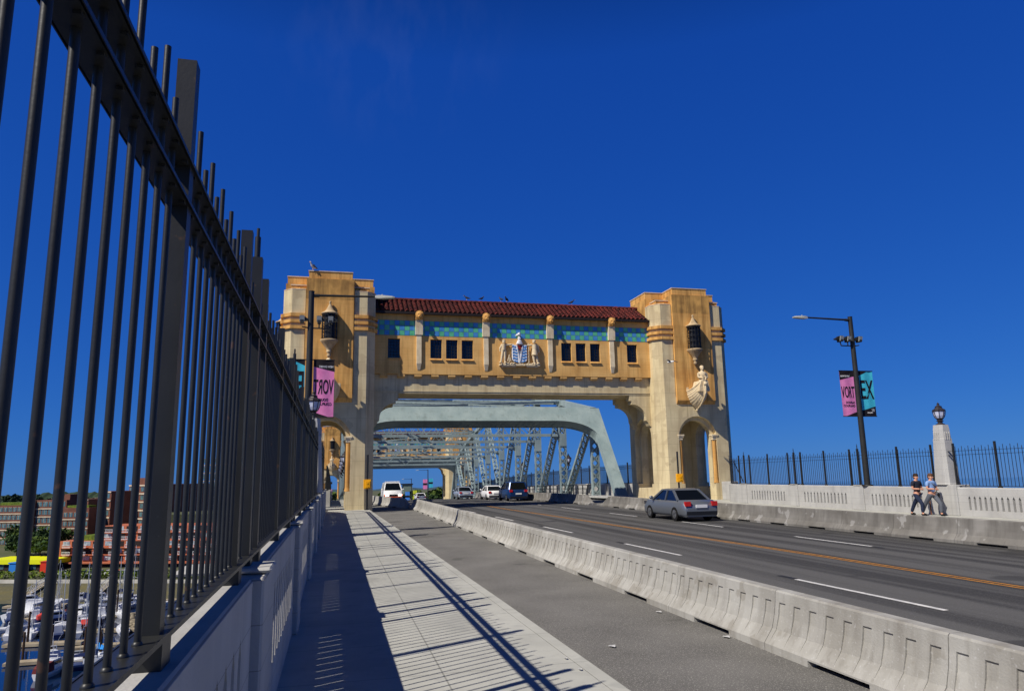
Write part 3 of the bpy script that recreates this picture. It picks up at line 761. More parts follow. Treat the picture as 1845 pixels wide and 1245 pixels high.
q0, q1 = ca(1060,940), ca(1330,970); b.box(q0[0], q1[0], y0-.16, y0-.001, q1[1], q0[1])
b.build('rocky_base', M['stone'], o)
def relief(name, parts):
    b = MB()
    for kind, a, c, r0, r1 in parts:
        p, q = ca(*a), ca(*c) if c else None
        if kind == 't': b.tube((p[0], y0-.18, p[1]), (q[0], y0-.18, q[1]), r0, r1, 9)
        else: b.ball((p[0], y0-.19, p[1]), r0, .15, r1, 12, 0, 7)
    b.build(name, M['stone'], o)
relief('fisherman', [('b',(525,400),None,.12,.15),('t',(520,450),(515,590),.19,.16),('t',(500,590),(455,860),.12,.07),('t',(545,590),(545,860),.12,.07),('t',(560,470),(690,455),.075,.055),('t',(690,455),(760,445),.055,.04),('b',(680,455),None,.06,.06),('t',(480,460),(430,560),.075,.06),('t',(430,560),(440,620),.06,.05),('b',(440,870),None,.11,.06),('b',(555,870),None,.11,.06),('b',(525,365),None,.15,.06)])
relief('logger', [('b',(1235,380),None,.12,.15),('b',(1240,350),None,.16,.07),('t',(1245,440),(1250,560),.22,.20),('t',(1250,560),(1245,690),.20,.24),('t',(1215,700),(1245,880),.11,.08),('t',(1285,700),(1320,870),.11,.08),('t',(1180,450),(1090,470),.08,.06),('t',(1090,470),(1110,420),.05,.05),('t',(1315,450),(1350,620),.09,.06),('b',(1240,885),None,.12,.06),('b',(1330,880),None,.12,.06)])
b = MB()
for a, c in (((1110,420),(1110,870)),((640,700),(650,860)),((600,840),(660,690)),((690,840),(640,690))):
    p, q = ca(*a), ca(*c); b.tube((p[0], y0-.16, p[1]), (q[0], y0-.16, q[1]), .035, .045, 7)
b.build('paddle', M['stone'], o)
FAR = (0, 105.5, -3.25)
P2 = copy_tree(PT); P2.location = Vector(PT.location)+Vector(FAR)
P2['label'] = 'distant second bridge portal seen through the steel truss and the left tower arch'
# ------------------------------------------------------------------ the steel truss
TS = thing('steel_truss', (XC, 57, -.4), 'grey green latticed steel through truss behind the portal, carrying the roadway', 'bridge truss')
PAN = [65.9+10.05*i for i in range(9)]
Y_A, Y_B = 58.9, 153.3
MID = (PAN[0]+PAN[-1])/2
def ztop(y): f = (y-MID)/((PAN[-1]-PAN[0])/2); return 8.25+zd(y)+4.4*(1-f*f)
TX = (XC-11.5, XC+11.5)
def laced(b, p, q, wx, wd, pitch=.80, plate=.045, end=0.0, solid=.07):
    """member of two side plates (normal along X) joined by X lacing on the two other faces"""
    p, q = Vector(p), Vector(q); d = q-p; L = d.length; d.normalize()
    X = Vector((1,0,0)); N = d.cross(X).normalized()
    for s in (-1, 1):
        o = X*(s*wx/2); b.bar(p+o, q+o, plate, wd, 0, N)
        for e in (-1, 1): b.bar(p+o-X*(s*.06)+N*(e*wd/2), q+o-X*(s*.06)+N*(e*wd/2), .13, .03, 0, N)
    n = max(2, int(L/pitch))
    for i in range(n):
        a, c = p+d*(L*i/n), p+d*(L*(i+1)/n)
        for e in (-1, 1):
            off = N*(e*(wd/2+.02))
            for s in (-1, 1): b.bar(a+X*(s*wx/2)+off, c-X*(s*wx/2)+off, .10, .018, 0, N)
TOP = {}
for side, tx in enumerate(TX):
    # end posts with solid cover plates
    for ya, yb in ((Y_A, PAN[0]), (Y_B, PAN[-1])):
        b = MB(); p, q = Vector((tx, ya, zd(ya)-.9)), Vector((tx, yb, ztop(yb)))
        b.bar(p, q, 1.0, .62, 0, (0, -1 if ya < MID else 1, 1)); 
        b.build('end_post', M['steel'], TS)
    for i, y in enumerate(PAN):
        b = MB(); laced(b, (tx, y, zd(y)-.9), (tx, y, ztop(y)-.2), .78, .34)
        b.bar((tx, y, zd(y)+5.35), (tx, y, zd(y)+6.75), .80, .5, 0, (0,-1,0))       # gusset at the strut
        b.build('vertical_post', M['steel'], TS)
    b = MB()
    for y, y2 in zip(PAN, PAN[1:]):
        p, q = Vector((tx, y, ztop(y))), Vector((tx, y2, ztop(y2)))
        b.bar(p, q, .62, .55); 
    for y in PAN[1:-1]: b.box(tx-.33, tx+.33, y-.5, y+.5, ztop(y)-.45, ztop(y)+.3)
    b.build('top_chord', M['steel'], TS)
    for i in range(len(PAN)-1):
        y, y2 = PAN[i], PAN[i+1]; b = MB()
        if i < len(PAN)//2: laced(b, (tx, y+.15, ztop(y)-.45), (tx, y2-.1, zd(y2)-.9), .68, .30)
        else: laced(b, (tx, y2-.15, ztop(y2)-.45), (tx, y+.1, zd(y)-.9), .68, .30)
        b.build('diagonal', M['steel'], TS)
# portal frames: plate girders lying in the slope of the end posts, a laced web under their curved lower edge
for ya, yb, sg in ((Y_A, PAN[0], 1), (Y_B, PAN[-1], -1)):
    b = MB(); foot = Vector((0, ya, zd(ya)-.9)); head = Vector((0, yb, ztop(yb))); e = (head-foot); L = e.length; e.normalize()
    nn_ = Vector((0, e.z, -e.y)) if sg > 0 else Vector((0, -e.z, e.y))
    if nn_.z > 0: nn_ = -nn_
    P3 = lambda x, s, d: Vector((x, 0, 0))+foot+e*s+nn_*d
    xa, xb = TX[0]+.42, TX[1]-.42; s1 = L+.12; s0 = s1-1.72; cwid, cdrop = 3.6, 2.0
    arc = [(xa+cwid*(1-math.cos(PI/2*i/10)), s0-cdrop+cdrop*math.sin(PI/2*i/10)) for i in range(11)]
    low = arc+[(xa+xb-x, s) for x, s in reversed(arc)]
    for d in (-.33, .62):
        for (x, s), (x2, s2) in zip(low, low[1:]):
            b.hexa([P3(x, s, d), P3(x2, s2, d), P3(x2, s2, d+.03), P3(x, s, d+.03), P3(x, s1, d), P3(x2, s1, d), P3(x2, s1, d+.03), P3(x, s1, d+.03)])
    for (x, s), (x2, s2) in zip(low, low[1:]):    # web under the curve
        b.hexa([P3(x, s, -.30), P3(x2, s2, -.30), P3(x2, s2, .62), P3(x, s, .62), P3(x, s+.03, -.30), P3(x2, s2+.03, -.30), P3(x2, s2+.03, .62), P3(x, s+.03, .62)])
        for d in (-.34, .60): b.hexa([P3(x, s-.05, d), P3(x2, s2-.05, d), P3(x2, s2-.05, d+.07), P3(x, s-.05, d+.07), P3(x, s-.002, d), P3(x2, s2-.002, d), P3(x2, s2-.002, d+.07), P3(x, s-.002, d+.07)])
    n = 30
    for i in range(n):
        x, x2 = xa+cwid+(xb-xa-2*cwid)*i/n, xa+cwid+(xb-xa-2*cwid)*(i+1)/n
        for u, v in ((-.26, .58), (.58, -.26)): b.bar(P3(x, s0-.02, u), P3(x2, s0-.02, v), .07, .03, 0, e)
    b.build('portal_frame', M['steel'], TS)
# sway frames and top laterals
for i, y in enumerate(PAN[1:-1]):
    b = MB(); xa, xb = TX[0]+.28, TX[1]-.28; zs = zd(y)+6.55; zt = ztop(y)-.1
    for yy in (y-.16, y+.16):
        b.bar((xa, yy, zs), (xb, yy, zs), .03, .28); 
    b.bar((xa, y, zs+.15), (xb, y, zs+.15), .30, .02); b.bar((xa, y, zs-.12), (xb, y, zs-.12), .30, .02)
    if zt-zs > 1.5: b.bar((xa, y, zt), (xb, y, zt), .3, .3)
    n = 6
    for j in range(n):
        x, x2 = xa+(xb-xa)*j/n, xa+(xb-xa)*(j+1)/n
        if zt-zs > 1.0:
            b.bar((x, y, zs), (x2, y, zt), .08, .08); b.bar((x, y-.08, zt), (x2, y-.08, zs), .08, .08)
    for s in (0, 1):                              # curved knees
        e = xa if s == 0 else xb; d = 1 if s == 0 else -1
        pts = [(e+d*1.15*(1-math.cos(PI/2*q/6)), zs-.12-1.15*(1-math.sin(PI/2*q/6))) for q in range(7)]
        pol = [(e, zs-.12)]+pts
        if d < 0: pol = pol[::-1]
        b.prism(pol[::-1], 1, y-.03, y+.03)
    b.build('sway_frame', M['steel'], TS)
for i, (y, y2) in enumerate(zip(PAN, PAN[1:])):
    b = MB()
    for xa, xb in ((TX[0], TX[1]), (TX[1], TX[0])):
        p, q = Vector((xa, y, ztop(y)+.1)), Vector((xb, y2, ztop(y2)+.1))
        for s in (-.22, .22): b.bar(p+Vector((0,s,0)), q+Vector((0,s,0)), .05, .09)
        for e in (-.14, .14):
            L = 26
            for j in range(L):
                a, c = p.lerp(q, j/L), p.lerp(q, (j+1)/L); sg = .22 if j % 2 else -.22
                b.bar(a+Vector((0,sg,e*.6)), c+Vector((0,-sg,e*.6)), .06, .014)
    b.build('top_lateral', M['steel'], TS)
# kerb girder that carries the walkway railing inside the truss
for tx in TX:
    b = MB()
    for y, y2 in zip(YS, YS[1:]):
        if 57 <= y and y2 <= 155: b.hexa([(tx-.5, y, zd(y)-.4), (tx+.5, y, zd(y)-.4), (tx+.5, y2, zd(y2)-.4), (tx-.5, y2, zd(y2)-.4), (tx-.5, y, zd(y)+.12), (tx+.5, y, zd(y)+.12), (tx+.5, y2, zd(y2)+.12), (tx-.5, y2, zd(y2)+.12)])
    b.build('kerb_girder', M['curb'], TS)
# iron hand railing between the truss posts
for tx, s in ((TX[1], 'right'), (TX[0], 'left')):
    t = thing('iron_railing', (tx, 60, zd(60)), f'low black iron railing between the posts of the {s} hand truss', 'railing')
    b = MB()
    for y, y2 in zip(PAN, PAN[1:]):
        for h in (.35, .75, 1.1): b.bar((tx-.35, y+.3, zd(y)+h), (tx-.35, y2-.3, zd(y2)+h), .05, .06)
    b.build('rail', M['iron'], t)
    b = MB()
    for y, y2 in zip(PAN, PAN[1:]):
        for q in range(1, 7): yy = y+(y2-y)*q/7; b.box(tx-.39, tx-.31, yy-.04, yy+.04, zd(yy)+.1, zd(yy)+1.12)
    b.build('baluster', M['iron'], t)
# ------------------------------------------------------------------ walkway parapets and fences along the truss
for x, s, word in ((26.35, 1, 'right'), (-.55, -1, 'left')):
    t = thing('walkway_parapet', (x, 58, zd(58)), f'pale parapet of the {word} hand walkway running on behind the truss', 'parapet')
    b = MB()
    yy = 57.0
    while yy < 149:
        y2 = yy+5.2; z, z2 = zd(yy), zd(y2)
        c = MB(); c.hexa([(x-.28, yy, z-.2), (x+.28, yy, z-.2), (x+.28, yy+.8, z-.2), (x-.28, yy+.8, z-.2), (x-.28, yy, z+1.2), (x+.28, yy, z+1.2), (x+.28, yy+.8, z+1.2), (x-.28, yy+.8, z+1.2)]).build('pilaster', M['conc'], t)
        def sl(z0, z1, ya, yb, w=.18): b.hexa([(x-w, ya, zd(ya)+z0), (x+w, ya, zd(ya)+z0), (x+w, yb, zd(yb)+z0), (x-w, yb, zd(yb)+z0), (x-w, ya, zd(ya)+z1), (x+w, ya, zd(ya)+z1), (x+w, yb, zd(yb)+z1), (x-w, yb, zd(yb)+z1)])
        sl(-.2, .30, yy+.8, y2); sl(.85, 1.17, yy+.8, y2)
        for q in range(12): ya = yy+.8+4.4*q/12; sl(.30, .85, ya, ya+.22)
        yy = y2
    b.build('slotted_panel', M['conc'], t)
    f = thing('picket_fence', (x, 58, zd(58)+1.2), f'dark picket fence on the {word} hand walkway parapet behind the truss', 'fence')
    b = MB(); r = MB(); q = MB(); yy = 57.2
    while yy < 150:
        q.tube((x, yy, zd(yy)+1.18), (x, yy, zd(yy)+2.9), .016, n=5); yy += .165
    yy = 57.3
    while yy < 150:
        MB().box(x-.05, x+.05, yy-.05, yy+.05, zd(yy)+1.17, zd(yy)+3.1).build('post', M['fence'], f); yy += 2.6
    for y, y2 in zip(YS, YS[1:]):
        if 57 <= y and y2 <= 156:
            for h in (1.24, 2.55, 2.72): r.bar((x, y, zd(y)+h), (x, y2, zd(y2)+h), .08, .04)
    o = q.build('pickets', M['fence'], f); o['kind'] = 'stuff'; r.build('rail', M['fence'], f)
# ------------------------------------------------------------------ lantern heads, pillars, light poles
def lantern_head(x, y, z, par, s=1.0):
    b = MB(); Q = lambda P: [(r*s, h*s) for r, h in P]
    b.lathe(Q([(.26,0),(.24,.05),(.14,.10),(.12,.18),(.20,.24),(.13,.30),(.20,.36),(.22,.40)]), (x, y, z), 8, 0, False)
    b.lathe(Q([(.335,.80),(.36,.82),(.36,.86),(.30,.88),(.27,.93)]), (x, y, z), 8, 0, False)
    for i in range(8):
        a = 2*PI*i/8; ca_, sa = math.cos(a), math.sin(a)
        b.path([(x+.215*s*ca_, y+.215*s*sa, z+.40*s), (x+.29*s*ca_, y+.29*s*sa, z+.55*s), (x+.34*s*ca_, y+.34*s*sa, z+.80*s)], .018*s, 5)
        b.ball((x+.30*s*ca_, y+.30*s*sa, z+.90*s), .035*s, n=6, k=4)
    b.lathe(Q([(.27,.93),(.20,1.00),(.17,1.06),(.20,1.09),(.10,1.14),(.06,1.20),(.075,1.25),(.03,1.30),(.0,1.36)]), (x, y, z), 8, 0, False)
    o = b.build('lantern_frame', M['brown'], par)
    b = MB(); b.lathe(Q([(.195,.40),(.27,.55),(.315,.80),(.26,.93),(.20,1.0)]), (x, y, z), 8, 0, False)
    b.build('lantern_glass', M['frost'], par)
def pillar(x, y, z0, label):
    t = thing('lamp_pillar', (x, y, z0), label, 'lamp', 'lantern pillars on the parapets')
    b = MB()
    def ring(h, c, z): return [(x+p, y+q, z) for p, q in octa(h, c)]
    b.loft([ring(.42,.13,z0), ring(.40,.13,z0+.1), ring(.31,.11,z0+2.0), ring(.295,.11,z0+2.02), ring(.275,.10,z0+2.42), ring(.27,.11,z0+2.5), ring(.26,.11,z0+2.62)])
    for sx, sy in ((1,0),(-1,0),(0,1),(0,-1)):
        for d in (-.11, 0, .11):
            p = (x+sx*.29+(d if sx == 0 else 0), y+sy*.29+(d if sy == 0 else 0)); b.box(p[0]-.035, p[0]+.035, p[1]-.035, p[1]+.035, z0+1.95, z0+2.30)
    b.build('shaft', M['conc'], t, bevel=.01); lantern_head(x, y, z0+2.62, t, .76); return t
pillar(26.40, 26.65, 1.285, 'concrete pillar with a bronze lantern on the far right parapet beside the walking men')
pillar(-.80, 26.9, 1.575, 'concrete pillar with a bronze lantern on the left parapet in front of the left tower')
def light_pole(x, y, z0, ztop_, dirx, label, cams=True, arm=3.15):
    t = thing('light_pole', (x, y, z0), label, 'street light', 'dark street light poles')
    b = MB(); b.tube((x, y, z0), (x, y, ztop_), .155, .112, 12); b.lathe([(.27,0),(.27,.05),(.17,.06)], (x, y, z0), 12); b.tube((x, y, ztop_), (x, y, ztop_+.03), .12, .12, 12)
    b.build('pole', M['pole'], t)
    za = ztop_-.13; b = MB(); b.tube((x+dirx*.08, y, za-.02), (x+dirx*(arm-.5), y, za+.03), .055, .040, 9); b.tube((x+dirx*.09, y, za-.03), (x+dirx*.32, y, za-.02), .075, .07, 9); b.build('arm', M['pole'], t)
    b = MB(); e = x+dirx*(arm-.55)
    b.loft([[(e+dirx*l, y-w, za+.02-h), (e+dirx*l, y+w, za+.02-h), (e+dirx*l, y+w*.7, za+.03+h), (e+dirx*l, y-w*.7, za+.03+h)] for l, w, h in ((0,.06,.05),(.15,.10,.07),(.4,.15,.055),(.72,.15,.035),(.82,.10,.02))])
    b.tube((e+dirx*.30, y, za+.08), (e+dirx*.30, y, za+.14), .03, n=8); b.build('luminaire', M['lum'], t, fix=True)
    if cams:
        zc = ztop_-1.55; b = MB()
        b.tube((x-.42*-dirx*0+dirx*.1, y-.05, zc), (x+dirx*.75, y-.05, zc), .03, n=7); b.tube((x+dirx*.75, y-.05, zc), (x+dirx*.80, y-.05, zc+.22), .03, n=7); b.tube((x+dirx*.34, y-.05, zc), (x+dirx*.34, y-.05, zc+.22), .03, n=7); b.tube((x-dirx*.05, y-.05, zc), (x-dirx*.34, y-.05, zc+.05), .03, n=7)
        b.build('bracket', M['pole'], t)
        for dx_ in (.80, .34, -.34):
            b = MB(); p = x+dirx*dx_
            b.box(p-.07, p+.07, y-.22, y+.10, zc+.20, zc+.50, 0); b.hexa([(p-.10+dirx*.0, y-.20, zc+.24), (p+.10, y-.20, zc+.24), (p+.10, y-.16, zc+.24), (p-.10, y-.16, zc+.24), (p-.10, y-.26, zc+.48), (p+.10, y-.26, zc+.48), (p+.10, y-.22, zc+.48), (p-.10, y-.22, zc+.48)], 1)
            b.hexa([(p+dirx*.07, y-.1, zc+.30), (p+dirx*.28, y-.1, zc+.33), (p+dirx*.28, y+.1, zc+.33), (p+dirx*.07, y+.1, zc+.30), (p+dirx*.07, y-.1, zc+.48), (p+dirx*.28, y-.1, zc+.37), (p+dirx*.28, y+.1, zc+.37), (p+dirx*.07, y+.1, zc+.48)], 0)
            b.build('camera', [M['pole'], M['lum']], t)
    b = MB()
    if cams:
        for z in (ztop_-2.86, ztop_-5.22): b.tube((x-1.02, y, z), (x+1.02, y, z), .022, n=7)
        b.build('banner_bracket', M['pole'], t)
    if x < 0 and cams: MB().box(-1.40, -.735, y-.3, y+.3, z0-.5, z0-.002).build('concrete_base', M['conc'], t)
    return t
def text_mesh(body, size, squash=1.0, bold=0.0):
    cu = bpy.data.curves.new('lettering', 'FONT'); cu.body = body; cu.size = size; cu.extrude = .0035; cu.offset = bold; cu.resolution_u = 3
    o = bpy.data.objects.new('lettering', cu); C.objects.link(o); bpy.context.view_layer.update()
    me = baked(o); bpy.data.objects.remove(o)
    for v in me.vertices: v.co.x *= squash
    return me
def banner(x0, x1, y, z0, z1, front, base, blacks, words, label, group='street banners', detail=True):
    """cloth between x0 and x1; words are (text, u0, u1, v0, v1, material) in 0..1 cloth coordinates as read from the reading side; front=-1 reads from -Y"""
    t = thing('street_banner', ((x0+x1)/2, y, z0), label, 'banner', group)
    W_, H_ = x1-x0, z1-z0
    wav = lambda u, v: .013*math.sin(u*8+v*2)
    b = MB(); nu, nv = 12, 16
    for d in (-.0012, .0012):
        vs = [(x0+W_*i/nu, y+wav(i/nu, j/nv)+d, z0+H_*j/nv) for j in range(nv+1) for i in range(nu+1)]
        fs = []
        for j in range(nv):
            for i in range(nu):
                q = j*(nu+1)+i; fs.append((q, q+1, q+nu+2, q+nu+1) if d < 0 else (q, q+nu+1, q+nu+2, q+1))
        b.add(vs, fs, 0, True)
    b.build('cloth', base, t)
    U = lambda u: x0+W_*(u if front < 0 else 1-u)
    for poly in blacks:
        b = MB(); n = len(poly)
        # subdivide the polygon along u so that it follows the cloth
        us = [p[0] for p in poly]; N = 10
        top = sorted([p for p in poly], key=lambda p: p[0])
        lo_ = lambda u: poly_lim(poly, u)[0]; hi_ = lambda u: poly_lim(poly, u)[1]
        for d in (-.006, .006):
            vs = []
            for i in range(N+1):
                u = min(us)+(max(us)-min(us))*i/N; 
                for v in (lo_(u), hi_(u)): uu = u if front < 0 else 1-u; vs.append((x0+W_*uu, y+wav(uu, v)+d, z0+H_*v))
            b.add(vs, [(2*i, 2*i+2, 2*i+3, 2*i+1) for i in range(N)], 0)
        b.build('printed_panel', M['ink'], t)
    for body, u0, u1, v0, v1, m in words:
        me = text_mesh(body, 1.0, 1.0, .012)
        xs = [v.co.x for v in me.vertices]; ys_ = [v.co.y for v in me.vertices]
        xa, xb, ya, yb = min(xs), max(xs), min(ys_), max(ys_)
        o0 = Vector(t.location)
        for v in me.vertices:
            u = u0+(u1-u0)*(v.co.x-xa)/(xb-xa); w = v0+(v1-v0)*(v.co.y-ya)/(yb-ya); uu = u if front < 0 else 1-u
            dpt = -.010 if v.co.z < 0 else .010
            v.co = Vector((x0+W_*uu, y+wav(uu, w)+dpt, z0+H_*w))-o0
        me.materials.clear(); me.materials.append(m)
        o = bpy.data.objects.new('lettering', me); C.objects.link(o); o.parent = t
    return t
def poly_lim(poly, u):
    zs = []
    n = len(poly)
    for i in range(n):
        (a, b_), (c, d) = poly[i], poly[(i+1) % n]
        if min(a, c)-1e-9 <= u <= max(a, c)+1e-9:
            if abs(c-a) < 1e-9: zs += [b_, d]
            else: zs.append(b_+(d-b_)*(u-a)/(c-a))
    return min(zs), max(zs)
VORT = ([[(0,1),(1,1),(1,.885),(0,.80)], [(.25,0),(1,0),(1,.09)]], [('VORT', .03, .97, .40, .66, M['ink']), ('DOUGLAS', .28, .93, .275, .325, M['ink']), ('COUPLAND', .10, .93, .20, .25, M['ink']), ('NEW EXHIBIT', .06, .74, .868, .905, M['wht'])])
EXB = ([[(0,1),(.6,1),(0,.90)], [(0,0),(1,0),(1,.215),(0,.12)]], [('EX', .04, .97, .38, .80, M['ink']), ('VANCOUVER', .34, .74, .055, .085, M['wht']), ('10', .70, .88, .095, .16, M['wht'])])
def pole_set(x, y, z0, zt, dirx, front, lab, where):
    light_pole(x, y, z0, zt, dirx, lab)
    za, zb_ = zt-5.2, zt-2.88
    # read from the reading side: VORT on the left of the pole, EX on its right
    lft, rgt = (x-1.0, x-.17), (x+.17, x+1.0)
    if front > 0: lft, rgt = rgt, lft
    banner(lft[0], lft[1], y, za, zb_, front, M['pink'], VORT[0], VORT[1], f'pink and black VORT banner on the {where}')
    banner(rgt[0], rgt[1], y, za, zb_, front, M['cyan'], EXB[0], EXB[1], f'cyan and black EX banner on the {where}')
pole_set(26.28, 31.5, 1.18, 9.92, -1, -1, 'dark street light pole on the far right parapet with cameras and two banners', 'right hand light pole against the sky')
pole_set(-1.10, 30.0, 1.45, 9.72, 1, 1, 'dark street light pole in front of the left tower, its arm reaching right', 'light pole in front of the left tower')
# poles beyond the far portal
def far_pole(x, y, dirx, lab, bans):
    z = zd(y)
    light_pole(x, y, z, z+9.6, dirx, lab, cams=False)
    for (a, c, d, e, m, bl) in bans:
        banner(x+a, x+c, y, z+d, z+e, -1, m, [[(0,.62),(1,.62),(1,.40),(0,.40)]], [], bl, 'small banners beyond the far portal')
far_pole(25.9, 206, -1, 'small distant street light pole seen under the far portal beam', [(-1.4,-.2,4.2,6.9,M['pink'],'tiny pink banner on the distant pole under the far portal'),(.2,1.4,4.6,7.1,M['cyan'],'tiny cyan banner on the distant pole under the far portal')])
far_pole(27.0, 262, -1, 'most distant light pole with blue and lime banners, right of the oncoming van', [(-2.2,-.6,1.6,5.0,M['blueb'],'tiny blue banner low on the most distant pole'),(.6,2.0,2.2,5.4,M['lime'],'tiny lime banner low on the most distant pole')])
far_pole(-1.9, 178, 1, 'light pole with stacked banners seen through both left tower arches', [(-1.3,-.25,4.1,6.3,M['lime'],'lime banner seen through the left tower arches'),(.25,1.5,4.1,6.5,M['blueb'],'upper blue banner seen through the left tower arches'),(-1.3,-.25,1.7,3.8,M['cyan'],'cyan banner seen through the left tower arches'),(.25,1.5,1.9,3.9,M['magb'],'violet banner seen through the left tower arches')])
# bracket lanterns on the outer side of the truss
for tx, s, ys_ in ((TX[1], 1, [PAN[1], PAN[3]]), (TX[0], -1, [PAN[0], PAN[1], PAN[2], PAN[3]])):
    for i, y in enumerate(ys_):
        x = tx+s*.62; z = zd(y)+3.25
        t = thing('bracket_lantern', (tx+s*.3, y, z), (f'bronze bracket lantern on the right truss, {ORD[i]} post to carry one' if s > 0 else f'bronze bracket lantern on the left truss seen through the tower arch, {ORD[i]} nearest'), 'lantern', 'bracket lanterns on the truss posts')
        b = MB(); b.path([(tx+s*.30, y, z-.35), (tx+s*.45, y, z-.42), (x, y, z-.30), (x, y, z)], .06, 7); b.box(*sorted((tx+s*.28, tx+s*.36)), y-.12, y+.12, z-.6, z-.1); b.build('bracket', M['iron'], t)
        lantern_head(x, y, z-.05, t, 1.0)
# yellow boxes on posts
for x, y, z0, lab in ((2.12, 48.55, 0, 'yellow call box on a black post at the foot of the left tower'), (24.35, 48.4, -.02, 'yellow call box on a black post beside the right tower arch')):
    t = thing('call_box', (x, y, z0), lab, 'call box', 'yellow call boxes')
    b = MB(); b.tube((x, y, z0), (x, y, z0+3.55), .065, n=10); b.tube((x, y, z0), (x, y, z0+.04), .16, n=10); b.build('post', M['iron'], t)
    b = MB(); b.box(x-.25, x+.22, y-.30, y-.07, z0+1.35, z0+1.95); b.box(x-.14, x+.16, y-.33, y-.301, z0+1.42, z0+1.86); b.tube((x-.02, y-.33, z0+1.72), (x-.02, y-.36, z0+1.72), .06, n=10); b.build('box', M['amber'], t, bevel=.03)
    b = MB(); b.bar((x+.02, y-.34, z0+1.52), (x+.12, y-.34, z0+1.38), .03, .02); b.build('hand_symbol', M['ink'], t)
